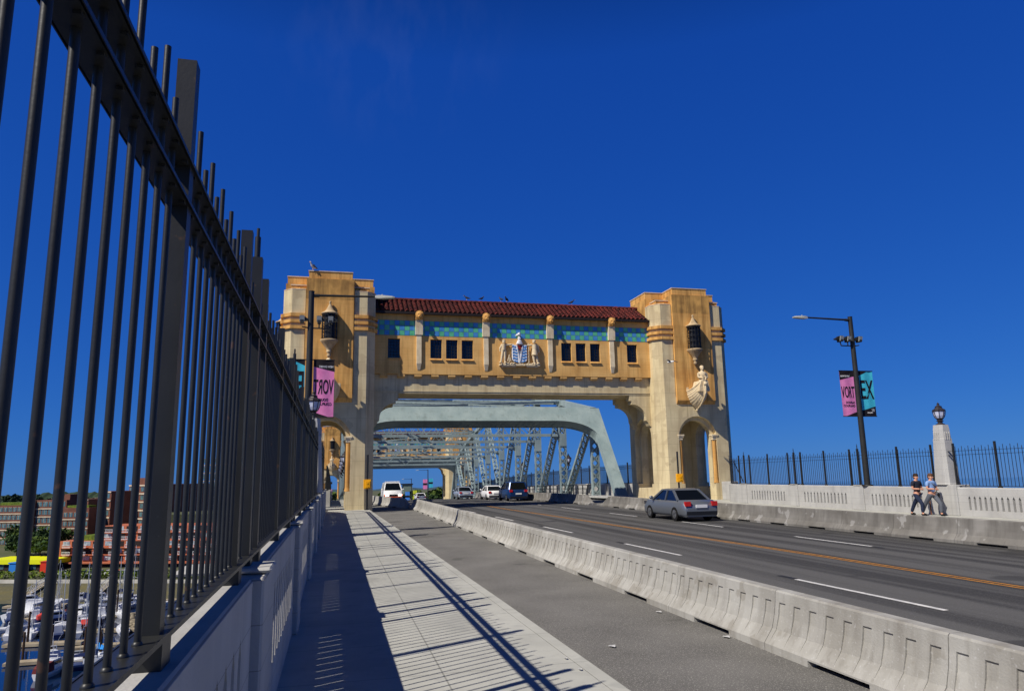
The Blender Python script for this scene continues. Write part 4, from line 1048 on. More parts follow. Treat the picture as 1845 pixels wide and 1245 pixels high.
# ------------------------------------------------------------------ vehicles (nose towards +Y in local space)
def car(kind, x, y, z, rz, paint, label):
    t = thing({'sedan':'sedan_car','suv':'suv_car','van':'passenger_van','hatch':'hatchback_car'}[kind], (0,0,0), label, 'van' if kind == 'van' else 'car', 'vehicles on the bridge')
    D = {   # length, width, height, rows of (y, half width at sill, shoulder height, roof height, half width of roof)
     'sedan': (4.6, 1.78, 1.45, .95, [(-2.3,.55,0),(-2.22,.95,.0),(-1.65,1.02,.0),(-.85,1.40,1),(.25,1.45,1),(1.15,1.02,.0),(2.1,.84,.0),(2.3,.55,0)]),
     'hatch': (4.3, 1.78, 1.52, .98, [(-2.12,.60,.0),(-2.08,1.02,.0),(-1.75,1.38,1),(-.85,1.50,1),(.3,1.50,1),(1.2,1.05,.0),(2.0,.88,.0),(2.15,.55,0)]),
     'suv':   (4.7, 1.88, 1.75, 1.10, [(-2.33,.65,.0),(-2.28,1.15,.0),(-2.0,1.66,1),(-1.0,1.75,1),(.3,1.74,1),(1.15,1.16,.0),(2.15,1.02,.0),(2.35,.6,0)]),
     'van':   (5.4, 2.0, 1.98, 1.2, [(-2.7,.6,0),(-2.68,1.3,0),(-2.62,1.92,1),(-1.2,1.99,1),(1.0,1.97,1),(1.75,1.38,0),(2.55,1.15,0),(2.7,.6,0)]),
    }[kind]
    L, Wd, Ht, belt, prof = D; hw = Wd/2
    # lower body as a loft of rounded sections along the length
    ys = [-L/2, -L/2+.06, -L/2+.35, -L*.2, 0, L*.2, L/2-.45, L/2-.1, L/2]
    wd = [.86, .94, .99, 1, 1, 1, .97, .90, .80]
    def hood(yy):
        P = prof
        for (a, h, g), (c, h2, g2) in zip(P, P[1:]):
            if a <= yy <= c: return min(belt, h+(h2-h)*(yy-a)/(c-a))
        return .55
    rings = []
    for yy, w in zip(ys, wd):
        h = max(.5, hood(max(prof[0][0]+.01, min(prof[-1][0]-.01, yy)))); W = hw*w
        rings.append([(-W*.90, yy, .22), (-W*.98, yy, .34), (-W, yy, .58), (-W*.97, yy, h-.14), (-W*.88, yy, h), (W*.88, yy, h), (W*.97, yy, h-.14), (W, yy, .58), (W*.98, yy, .34), (W*.90, yy, .22)])
    b = MB(); b.loft(rings, 0, True); b.build('body', paint, t)
    # greenhouse: glass with a painted roof and pillars
    roof = [p for p in prof if p[2]]; y0, y1 = roof[0][0], roof[-1][0]
    iy = prof.index(roof[0]); jy = prof.index(roof[-1]); yb, hb = prof[iy-1][0]+.05, min(belt, prof[iy-1][1])-.03; yf, hf = prof[jy+1][0], min(belt, prof[jy+1][1])-.03
    g = MB(); wb, wr = hw*.90, hw*.72
    low = [(-wb, yb, hb), (wb, yb, hb), (wb, yf, hf), (-wb, yf, hf)]; top = [(-wr, y0, Ht-.05), (wr, y0, Ht-.05), (wr, y1, Ht-.05), (-wr, y1, Ht-.05)]
    g.hexa(low+top); g.build('window_glass', M['carglass'], t)
    b = MB(); b.loft([[(-wr-.02, y0-.04, Ht-.07), (wr+.02, y0-.04, Ht-.07), (wr+.02, y1+.02, Ht-.07), (-wr-.02, y1+.02, Ht-.07)], [(-wr-.01, y0, Ht-.02), (wr+.01, y0, Ht-.02), (wr+.01, y1, Ht-.02), (-wr-.01, y1, Ht-.02)], [(-wr*.8, y0+.15, Ht+.015), (wr*.8, y0+.15, Ht+.015), (wr*.8, y1-.2, Ht+.015), (-wr*.8, y1-.2, Ht+.015)]])
    for s in (-1, 1):
        for (p, q) in ((0 if s < 0 else 1, 0), (3 if s < 0 else 2, 0)): b.bar(low[p], top[p], .10, .08)
        ym = (y0+y1)/2; b.bar((s*wb, ym, belt-.03), (s*wr, ym, Ht-.05), .04, .10)
    b.build('roof', paint, t)
    for s in (-1, 1):
        for yy in (-L*.29, L*.30):
            w = MB(); w.tube((s*(hw-.20), yy, .32), (s*(hw+.005), yy, .32), .32, n=18); o = w.build('tyre', M['tyre'], t)
            w = MB(); w.tube((s*(hw-.05), yy, .32), (s*(hw+.012), yy, .32), .20, n=14)
            for q in range(5): a = 2*PI*q/5; w.bar((s*(hw+.016), yy, .32), (s*(hw+.016), yy+.19*math.cos(a), .32+.19*math.sin(a)), .03, .04)
            w.build('rim', M['rim'], o)
        w = MB(); w.ball((s*(hw+.10), yf-.25, belt+.08), .11, .07, .08); w.build('door_mirror', paint, t)
        w = MB(); zt_ = .80 if kind in ('sedan','hatch') else .95
        w.box(*sorted((s*(hw*.60), s*(hw*.90))), -L/2-.03, -L/2+.12, zt_-.10, zt_+.10); w.build('tail_light', M['red'], t)
        w = MB(); w.box(*sorted((s*(hw*.52), s*(hw*.84))), L/2-.28, L/2+.02, .66, .82); w.build('headlight', M['lamp'] if kind == 'van' else M['chrome'], t)
        if kind == 'van': w = MB(); w.box(*sorted((s*(hw*.86), s*(hw*.95))), L/2-.35, L/2-.03, .62, .80); w.build('indicator', M['orange'], t)
    w = MB(); w.box(-.28, .28, -L/2-.04, -L/2+.02, .62, .76); w.build('number_plate', M['plate'], t)
    w = MB(); w.box(-hw*.85, hw*.85, -L/2-.05, -L/2+.2, .30, .46); w.build('bumper', M['iron'], t); w = MB(); w.box(-hw*.8, hw*.8, L/2-.2, L/2+.03, .28, .44); w.build('bumper', M['iron'], t); w = MB(); w.box(-hw*.42, hw*.42, L/2-.1, L/2+.012, .60, .80); w.build('grille', M['iron'], t)
    if kind == 'van':
        w = MB(); w.box(-.75, .75, .55, .95, Ht+.016, Ht+.13); w.build('light_bar', M['shw'], t)
        w = MB(); w.box(-hw*.8, hw*.8, L/2-.06, L/2+.035, .50, .585); w.build('front_stripe', M['orange'], t)
    t.location = (x, y, z); t.rotation_euler = (0, 0, rz); return t
gr = lambda y: zd(y)-.186
car('sedan', 16.3, 32.6, -.186, 0, M['greyc'], 'grey sedan in the right lane passing the right tower, seen against the stained barriers')
car('sedan', 15.0, 86, gr(86), 0, M['silver'], 'silver sedan driving away in front of the far right pier')
car('suv', 16.45, 67, gr(67), 0, M['blue'], 'dark blue suv driving away beside the latticed truss posts')
car('sedan', 16.25, 75.5, gr(75.5), 0, M['whitec'], 'white sedan just ahead of the dark blue suv')
car('van', 5.95, 78, gr(78)+.02, PI, M['whitec'], 'white van with headlights on coming towards the camera left of the road')
car('sedan', 15.3, 133, gr(133), 0, M['whitec'], 'small distant white car seen beyond the end of the near barrier row')
car('sedan', 13.1, 112, gr(112), 0, M['silver'], 'partly hidden silver car to the left of the silver sedan, farther away') if False else None
# ------------------------------------------------------------------ people
def skin_mesh(name, pts, edges, m, parent, sub=2):
    me = bpy.data.meshes.new(name); o0 = world_loc(parent)
    me.from_pydata([tuple(Vector(p[:3])) for p in pts], edges, [])
    o = bpy.data.objects.new(name, me); C.objects.link(o)
    md = o.modifiers.new('skin', 'SKIN'); sv = me.skin_vertices[0].data
    for v, p in zip(sv, pts): v.radius = (p[3], p[4] if len(p) > 4 else p[3])
    sv[0].use_root = True
    sb = o.modifiers.new('sub', 'SUBSURF'); sb.levels = sub; sb.render_levels = sub
    bpy.context.view_layer.update(); me2 = baked(o); o.modifiers.clear(); o.data = me2
    me2.materials.clear(); me2.materials.append(m)
    for p in me2.polygons: p.use_smooth = True
    o.parent = parent; return o
def person(x, y, z, rz, top, trousers, hairm, label, stride=1, bag=True, armpose='folded'):
    t = thing('person', (0,0,0), label, 'person', 'two men walking on the far sidewalk')
    f = stride                                    # faces +Y locally
    P = [(0,0,.95,.13,.10),(0,0,1.12,.12,.09),(0,.01,1.32,.15,.10),(0,0,1.45,.10,.08),(0,.01,1.53,.055),(0,.03,1.63,.085,.10),(0,.03,1.72,.075,.09)]
    E_ = [(0,1),(1,2),(2,3),(3,4),(4,5),(5,6)]
    def add(chain, frm):
        for c in chain: P.append(c); E_.append((frm, len(P)-1)); frm = len(P)-1
    for s in (-1, 1):
        d = s*f
        add([(s*.10,.0,.90,.10),(s*.10,.30*d,.50,.068),(s*.10,.30*d-.20*(1 if d < 0 else .15),.10,.045),(s*.10,.30*d-.20*(1 if d < 0 else .15)+.10,.05,.04)], 0)
        if armpose == 'folded': add([(s*.20,0,1.42,.060),(s*.25,.02,1.15,.046),(s*.06,.22,1.14,.036)], 3)
        else: add([(s*.20,0,1.42,.060),(s*.25,-.12*d,1.15,.046),(s*.24,-.02*d+.08,.90,.036)], 3)
    body = skin_mesh('body', P, E_, M['skin'], t)
    T = [(0,0,.93,.16,.125),(0,0,1.14,.145,.11),(0,.01,1.32,.18,.125),(0,0,1.45,.12,.095)]; Te = [(0,1),(1,2),(2,3)]
    for s in (-1, 1):
        if armpose == 'folded': T += [(s*.20,0,1.42,.078),(s*.24,.01,1.24,.07)]
        else: T += [(s*.20,0,1.42,.078),(s*.24,-.07*s*f,1.24,.07)]
        n = len(T); Te += [(3, n-2), (n-2, n-1)]
    skin_mesh('shirt', T, Te, top, t)
    J = [(0,0,.98,.15,.12)]; Je = []
    for s in (-1, 1):
        d = s*f; n = len(J); k2 = .30*d-.20*(1 if d < 0 else .15)
        J += [(s*.10,.0,.88,.118),(s*.10,.30*d,.50,.085),(s*.10,k2,.12,.066)]; Je += [(0, n), (n, n+1), (n+1, n+2)]
    skin_mesh('trousers', J, Je, trousers, t)
    b = MB(); b.ball((0,.015,1.735), .098, .118, .085, 14, 0, 8); b.ball((0,-.045,1.66), .088, .07, .09, 12, 0, 6); b.build('hair', hairm, t)
    b = MB(); b.tube((0,.125,1.655), (0,.15,1.63), .012, .018, 6); b.ball((-.095,.03,1.65), .015, .025, .035); b.ball((.095,.03,1.65), .015, .025, .035); b.box(-.03,.03,.115,.128,1.585,1.595)
    b.build('face', M['skin'], t)
    b = MB()
    for s in (-1, 1): b.ball((s*.035,.118,1.675), .012, .008, .010, 8, 0, 4)
    b.build('eyes', M['iron'], t)
    b = MB()
    for s in (-1, 1):
        d = s*f; k2 = .30*d-.20*(1 if d < 0 else .15); b.ball((s*.10,k2+.07,.05), .052, .14, .055, 10, 0, 6)
    b.build('shoes', M['shoe'], t)
    b = MB()                                      # hands with fingers
    for s in (-1, 1):
        c = Vector((s*.03,.24,1.13)) if armpose == 'folded' else Vector((s*.24,-.02*s*f+.09,.85))
        dr = Vector((-s,.2,-.1)).normalized() if armpose == 'folded' else Vector((0,.1,-1)).normalized()
        side = Vector((0,0,1)) if armpose == 'folded' else Vector((0,1,0))
        b.tube(c, c+dr*.08, .036, .034, 8)
        for q in range(4): a = c+dr*.078+side*(.027-.018*q); b.tube(a, a+dr*(.05+.012*(q in (1,2)))+Vector((0,.012,0)), .009, .007, 6); 
        b.tube(c+side*.03, c+side*.055+dr*.045, .011, .009, 6)
    b.build('hands', M['skin'], t)
    if bag:
        g = MB(); g.ball((-.24,-.02,.86), .09, .19, .16, 12, 0, 8); g.build('shoulder_bag', M['bag'], t)
        g = MB(); pts = [(-.24,-.02,1.0),(-.19,.125,1.12),(-.02,.145,1.30),(.12,.06,1.47),(.10,-.06,1.46),(-.08,-.14,1.25),(-.24,-.08,1.0)]; g.path(pts, .018, 6); g.build('bag_strap', M['khaki'], t)
    t.location = (x, y, z); t.rotation_euler = (0, 0, rz); t.scale = (1.02, 1.02, 1.0); return t
person(25.0, 26.95, -.02, -PI*.98, M['navy'], M['jean'], M['hair'], 'man in a dark navy shirt and jeans walking with folded arms by the parapet', 1, False, 'folded')
person(25.3, 26.45, -.02, -PI*.98, M['sky'], M['khaki'], M['hair2'], 'man in a light blue shirt with a grey shoulder bag, nearest the lantern pillar', -1, True, 'folded')
# ------------------------------------------------------------------ birds
def bird(x, y, z, rz, s, white, label, name='gull', group=None):
    t = thing(name, (0,0,0), label, 'bird', group); b = MB()
    b.loft([[(w*math.cos(2*PI*i/10), l, h+w*1.05*math.sin(2*PI*i/10)) for i in range(10)] for l, h, w in ((-.22,.13,.015),(-.12,.17,.06),(.0,.21,.085),(.10,.25,.075),(.15,.31,.05),(.18,.37,.052),(.22,.40,.04),(.25,.40,.015))], smooth=True)
    b.build('body', M['gull'] if white else M['pigeon'], t)
    b = MB()
    for e in (-1, 1): b.loft([[(e*(.075+d), l, h+w) , (e*(.095+d), l, h), (e*(.075+d), l, h-w)] for l, h, w, d in ((.10,.25,.04,0),(0,.22,.075,.005),(-.14,.17,.05,-.01),(-.32,.12,.008,-.04))])
    b.build('wing', M['gullg'] if white else M['pigeon'], t)
    b = MB(); b.tube((0,.245,.40), (0,.31,.385), .014, .003, 6)
    for e in (-1, 1): b.tube((e*.03,.0,.14), (e*.03,.02,0), .008, n=5)
    b.build('beak_and_legs', M['beak'], t); t.location = (x, y, z); t.rotation_euler = (0,0,rz); t.scale = (s,)*3; return t
bird(-1.75, 48.85, 16.08, PI*.75, 1.25, True, 'white gull with grey wings standing on top of the left tower')
RID = 15.02+.19
for px, i in ((841,0),(868,1),(903,2),(913,3),(1030,4)):
    p = at_y(px, 545, 52.1); bird(p.x, 52.1, RID, [1.2,-1.0,.4,2.4,-2][i], .95, False, ['slate pigeon on the roof ridge, leftmost of the row of birds','slate pigeon on the roof ridge, second from the left','slate pigeon on the ridge, left one of the close pair','slate pigeon on the ridge, right one of the close pair','slate pigeon on the roof ridge, rightmost and alone'][i], 'pigeon', 'pigeons on the tiled roof')
p = at_y(1208, 652, 46.0)
t = thing('gull', (0,0,0), 'pale gull flying in front of the right tower', 'bird'); b = MB()
b.loft([[(w*math.cos(2*PI*i/8), l, w*math.sin(2*PI*i/8)) for i in range(8)] for l, w in ((-.3,.02),(-.1,.07),(.1,.08),(.22,.05),(.28,.01))], smooth=True); b.build('body', M['gull'], t)
b = MB()
for e in (-1, 1): b.hexa([(e*.05,-.08,0),(e*.32,-.10,.10),(e*.34,.08,.11),(e*.05,.10,0),(e*.05,-.08,.02),(e*.32,-.10,.115),(e*.34,.08,.125),(e*.05,.10,.025)]); b.hexa([(e*.32,-.10,.10),(e*.70,-.16,.02),(e*.70,-.10,.02),(e*.34,.08,.11),(e*.32,-.10,.115),(e*.70,-.16,.03),(e*.70,-.10,.03),(e*.34,.08,.125)])
b.build('wing', M['gullg'], t); t.location = p; t.rotation_euler = (0,0,.5)
# ------------------------------------------------------------------ small things
a, c = (25.72, 27.05, -.02), (25.98, 27.35, 1.25)
t = thing('rusty_pipe', a, 'thin rusty pipe leaning on the lantern pillar pedestal behind the walking men', 'pipe'); MB().tube(a, c, .03, n=8).build('pipe', M['rust'], t) if False else None
bpy.data.objects.remove(t)
o = MB().tube(a, c, .028, n=8).build('rusty_pipe', M['rust']); tag(o, 'thin rusty pipe leaning on the lantern pillar pedestal behind the walking men', 'pipe')
t = thing('wall_plate', (26.0, 26.4, .3), 'small grey metal plate fixed to the pedestal of the right lantern pillar', 'plate')
b = MB(); b.box(26.145, 26.18, 26.12, 26.44, .08, .50); b.build('plate', M['platem'], t); b = MB(); b.box(26.138, 26.1445, 26.25, 26.31, .2, .34); b.build('lock', M['iron'], t)
for i, (px, py, lab) in enumerate(((1188,1103,'white paper scrap lying at the foot of the fluted barriers'),(1104,1165,'white paper scrap in the middle of the cycle lane'),(1310,1148,'pale leaf scrap near the barrier foot at the lower right'),(1020,1187,'pale scrap lying on the sidewalk edge near the camera'),(1046,1207,'pale scrap on the sidewalk closest to the camera'))):
    p = at_z(px, py, -.186 if i < 3 else .003); b = MB(); r = .045 if i < 3 else .02
    vs = [(p.x+r*math.cos(a_)*(1+.4*math.sin(3*a_)), p.y+1.3*r*math.sin(a_), p.z+.004+.012*abs(math.sin(2*a_))) for a_ in [2*PI*q/9 for q in range(9)]]
    b.add(vs+[(p.x, p.y, p.z+.004)]+[(v[0], v[1], v[2]+.003) for v in vs]+[(p.x, p.y, p.z+.012)], [(q, (q+1) % 9, 9) for q in range(9)]+[((q+1) % 9+10, q+10, 19) for q in range(9)])
    tag(b.build('paper_scrap', M['paper']), lab, 'litter', 'scraps lying on the ground')
# ------------------------------------------------------------------ water, shore and town on the left
WZ = -26.0
Mw = mat('harbour_water', lin(12,36,70), lin(8,26,54), .05, .06, .12, 1.1, spec=.5)
Mmud = mat('tidal_mud', lin(104,98,62), lin(84,84,70), .15, .9, .3, 2, speck=(lin(150,140,110), 1.2, .6, .5))
Mland = mat('shore_ground', lin(92,92,74), lin(76,84,52), .08, .95)
Mhedge = mat('hedge_leaves', lin(110,128,38), lin(62,82,26), 1.5, .9)
Mrock = mat('riprap_rock', lin(150,140,118), lin(110,102,90), 1.2, .95, .5, 3)
Mpale = mat('seawall_concrete', lin(190,188,178), lin(160,158,150), .4)
Mbrick = mat('red_brown_brick', lin(118,78,64), lin(100,64,52), .3, .9); Mbrd = mat('dark_brown_brick', lin(112,72,58), lin(96,62,52), .3, .9)
Mor = mat('orange_painted_wall', lin(186,108,76), lin(168,94,66), .4, .85); Mband = mat('pale_concrete_band', lin(206,190,166), lin(186,170,148), .5)
Mteal = mat('teal_window_glass', lin(96,128,134), lin(60,84,92), .8, .15, spec=.6); Mwin = mat('pale_window', lin(190,198,200), lin(120,134,142), .9, .2, spec=.5)
Mdk = mat('dark_recess', lin(44,34,32)); Myel = mat('yellow_green_awning', lin(222,226,24), rough=.6); Mred = mat('red_shed_paint', lin(200,52,30)); Mblu = mat('blue_shed_paint', lin(40,120,200))  # Mdk: dark walls, and the shade painted into balcony bays
Mleaf = mat('dark_tree_leaves', lin(58,82,40), lin(34,54,28), .6, .9); Mleaf2 = mat('olive_tree_leaves', lin(92,112,44), lin(58,78,30), .6, .9); Mconif = mat('conifer_needles', lin(40,62,40), lin(28,46,30), .6, .9)
Mtrunk = mat('tree_bark', lin(80,64,48), rough=.95)
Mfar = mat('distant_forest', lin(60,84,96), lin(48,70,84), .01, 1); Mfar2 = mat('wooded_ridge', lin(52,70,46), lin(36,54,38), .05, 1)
Mdock = mat('dock_planks', lin(170,158,134), lin(140,128,106), .5); Mpile = mat('tarred_piling', lin(70,52,40), lin(50,38,30), 1)
Mhull = mat('white_gelcoat', lin(226,228,230), lin(206,208,212), .3, .3, spec=.5); Mnavy = mat('navy_hull_paint', lin(30,44,84), rough=.3); Mcanv = mat('blue_tarpaulin', lin(50,140,220)); Mtarp2 = mat('navy_canvas', lin(36,50,96)); Mrc = mat('red_canvas', lin(190,60,50)); Malu = mat('mast_aluminium', lin(190,194,198), rough=.4, metal=.4); Mdeck = mat('boat_deck', lin(206,200,186)); Mmar = mat('maroon_canvas', lin(110,48,48))
b = MB(); S = 26000
b.add([(-S,-2000,WZ),(S,-2000,WZ),(S,700,WZ),(-S,700,WZ),(S,S,WZ-.0187*(S-700)),(-S,S,WZ-.0187*(S-700))], [(0,1,2,3),(3,2,4,5)]); tag(b.build('water', Mw), kind='structure')
A0, B0 = at_z(-40, 1058, WZ+.6), at_z(330, 1058, WZ+.6)
sv = (B0-A0); sv.z = 0; sv.normalize(); nv = Vector((-sv.y, sv.x, 0))
O = at_z(150, 1056, WZ+.6); O.z = 0
def fr(a, d, z): return O+sv*a+nv*d+Vector((0,0,z))
def sheet(name, rows, m):
    b = MB(); n = len(rows[0]); b.loft([[fr(*p) for p in r] for r in rows], closed=False, caps=False); return tag(b.build(name, m), kind='structure')
AX = [-260,-180,-120,-80,-50,-30,-10,10,30,50,80,120,170]
sheet('mudflat', [[(a, -32+4*math.sin(a*.05), WZ-.3) for a in AX], [(a, -16+3*math.sin(a*.09+1), WZ+.25) for a in AX], [(a, 0, WZ+1.4) for a in AX]], Mmud)
sheet('seawall', [[(a, 0, WZ+.2) for a in AX], [(a, .2, WZ+2.2) for a in AX], [(a, 1.2, WZ+2.2) for a in AX]], Mpale)
sheet('terrain', [[(a, 1.2, WZ+2.18) for a in AX], [(a, 26, WZ+3.2) for a in AX], [(a, 70, WZ+6) for a in AX], [(a, 160, WZ+12) for a in AX], [(a, 300, WZ+18) for a in AX]], Mland)
# hedge on the seawall
def leafclump(b, c, rx, ry, rz, n, size, m=0):
    for i in range(n):
        while True:
            p = Vector((rnd.uniform(-1,1), rnd.uniform(-1,1), rnd.uniform(-1,1)))
            if p.length < 1 and p.length > .35: break
        q = Vector((c[0]+p.x*rx, c[1]+p.y*ry, c[2]+p.z*rz)); u = Vector((rnd.gauss(0,1), rnd.gauss(0,1), rnd.gauss(0,.7))).normalized(); w = u.cross(Vector((rnd.gauss(0,1), rnd.gauss(0,1), rnd.gauss(0,1)))).normalized()
        s = size*rnd.uniform(.6, 1.3); b.add([q-u*s-w*s*.3, q+w*s*.7, q+u*s, q-w*s*.6], [(0,1,2,3)], m)
b = MB()
for a in range(-60, 80, 2): 
    c = fr(a+rnd.uniform(-1,1), 3.4, WZ+3.3); leafclump(b, c, 1.7, 1.7, 1.2+rnd.uniform(-.2,.3), 46, .42, 0)
o = b.build('hedge', Mhedge); tag(o, 'low yellow green hedge along the seawall behind the marina', 'hedge'); 
def tree(name, base, h, r, m, label, group, conifer=False, n=420, ls=.55):
    t = thing(name, base, label, 'tree', group); b = MB(); b.tube(base, base+Vector((0,0,h*.55)), h*.035, h*.015, 7)
    for i in range(5):
        a = rnd.uniform(0, 6.28); b.tube(base+Vector((0,0,h*(.25+.06*i))), base+Vector((math.cos(a)*r*.6, math.sin(a)*r*.6, h*(.5+.07*i))), h*.012, h*.004, 5)
    b.build('trunk', Mtrunk, t); b = MB()
    if conifer:
        for i in range(9):
            f = i/9; leafclump(b, base+Vector((0,0,h*(.18+.8*f))), r*(1-f)+.2, r*(1-f)+.2, h*.07, int(n/9), ls)
    else:
        for i in range(9):
            a = rnd.uniform(0, 6.28); d = rnd.uniform(.1, .65)*r
            leafclump(b, base+Vector((math.cos(a)*d, math.sin(a)*d, h*rnd.uniform(.42, .82))), r*.5, r*.5, h*.19, int(n/9), ls)
    b.build('crown', m, t); return t
def block(par, name, a0, a1, d0, d1, z0, z1, m, yaw=None):
    b = MB(); P = [fr(a, d, 0) for a, d in ((a0,d0),(a1,d0),(a1,d1),(a0,d1))]
    b.hexa([(p.x, p.y, z0) for p in P]+[(p.x, p.y, z1) for p in P]); return b.build(name, m, par)
def facade(par, a0, a1, d, z0, floors, fh, bays, m_win, m_band, inset=.25, win=.62, wh=.55, bands=True, frame=None, alt=None):
    """bands, windows and (with alt) dark panels of painted balcony shade, proud of the front wall at depth d"""
    bw = (a1-a0)/bays
    for f in range(floors):
        z = z0+f*fh
        if bands: block(par, 'floor_band', a0-.1, a1+.1, d-.30, d-.002, z-.18, z+.22, m_band)
        for i in range(bays):
            c = a0+(i+.5)*bw; dk_ = alt is not None and (i+f) % 2; wq = bw*(.92 if dk_ else win)/2; b = MB()
            def bx(u0, u1, e0, e1, q0, q1, mi):
                P = [fr(u, e, 0) for u, e in ((u0,e0),(u1,e0),(u1,e1),(u0,e1))]; b.hexa([(p.x, p.y, q0) for p in P]+[(p.x, p.y, q1) for p in P], mi)
            zz = z+fh*(.14 if dk_ else .28); z1 = zz+fh*(.72 if dk_ else wh)
            bx(c-wq, c+wq, d-.06, d-.003, zz, z1, 0)
            bx(c-.05, c+.05, d-.12, d-.061, zz, z1, 1); bx(c-wq, c+wq, d-.12, d-.061, z1-.09, z1, 1)
            b.build('window', [alt if dk_ else m_win, (alt if dk_ else None) or frame or m_band], par)  # dk_ bays: flat dark slab painted in for balcony shade, no real opening
def A_of(px, d=12.0, py=1020):                    # shore coordinate under a pixel column at a given inland depth
    r = ray(px, py); r.z = 0; r.normalize()
    # solve O + sv*a + nv*d = eye + r*t
    M_ = Matrix(((sv.x, -r.x), (sv.y, -r.y))); rhs = Vector((EYE.x-O.x-nv.x*d, EYE.y-O.y-nv.y*d)); q = M_.inverted() @ rhs
    return q[0], q[1]
def Z_of(px, py, d):
    a, tt = A_of(px, d, py); r = ray(px, py); h = math.hypot(r.x, r.y); return EYE.z+r.z/h*tt
# low orange terraces on the waterfront
d = 22; a0, a1 = A_of(104, d)[0], A_of(420, d)[0]; z0 = WZ+3.0; zt = Z_of(200, 948, d); nf = 5; fh = (zt-z0-1.2)/nf
t = thing('terrace_building', fr((a0+a1)/2, d, z0), 'orange waterfront apartment building with white balconies, behind the fence bars', 'building')
amid = A_of(170, d)[0]
block(t, 'wall', a0, a1, d, d+14, z0, z0+1.2+3*fh, Mor); block(t, 'upper_wall', amid, a1, d+1.5, d+13, z0+1.2+3*fh, zt, Mor)
block(t, 'roof_garden', amid-6, amid, d+2, d+8, z0+1.2+3*fh, z0+1.2+3*fh+1.6, Mhedge)
block(t, 'shop_front', a0+1, a1-1, d-.5, d-.01, z0+.3, z0+1.1, Mdk); block(t, 'canopy', a0-.3, a1+.3, d-2.2, d-.02, z0+1.15, z0+1.6, Mor)
facade(t, a0+.5, a1-.5, d, z0+1.4, 3, fh, 16, Mwin, Mor, win=.62, wh=.58, frame=Mhull, alt=Mdk); facade(t, amid+.5, a1-.5, d+1.5, z0+1.4+3*fh, 2, fh, 11, Mwin, Mor, win=.62, wh=.58, frame=Mhull, alt=Mdk)
for f in range(1, 5):                             # balconies, every other bay
    nb = 11 if f < 3 else 8; s0 = a0 if f < 3 else amid; dd = d if f < 3 else d+1.5
    for i in range(nb):
        c = s0+(i+.72)*(a1-s0)/nb; b = MB(); z = z0+1.4+f*fh
        P = [fr(u, e, 0) for u, e in ((c-1.7,dd-1.5),(c+1.0,dd-1.5),(c+1.0,dd-.31),(c-1.7,dd-.31))]; b.hexa([(p.x,p.y,z-.15) for p in P]+[(p.x,p.y,z+.1) for p in P], 0)
        P = [fr(u, e, 0) for u, e in ((c-1.7,dd-1.5),(c+1.0,dd-1.5),(c+1.0,dd-1.42),(c-1.7,dd-1.42))]; b.hexa([(p.x,p.y,z+.95) for p in P]+[(p.x,p.y,z+1.05) for p in P], 1); b.hexa([(p.x,p.y,z+.11) for p in P]+[(p.x,p.y,z+.25) for p in P], 1)
        for q in range(7):
            u = c-1.7+2.62*q/6; P = [fr(uu, e, 0) for uu, e in ((u,dd-1.5),(u+.08,dd-1.5),(u+.08,dd-1.42),(u,dd-1.42))]; b.hexa([(p.x,p.y,z+.25) for p in P]+[(p.x,p.y,z+.95) for p in P], 1)
        b.build('balcony', [Mor, Mhull], t)
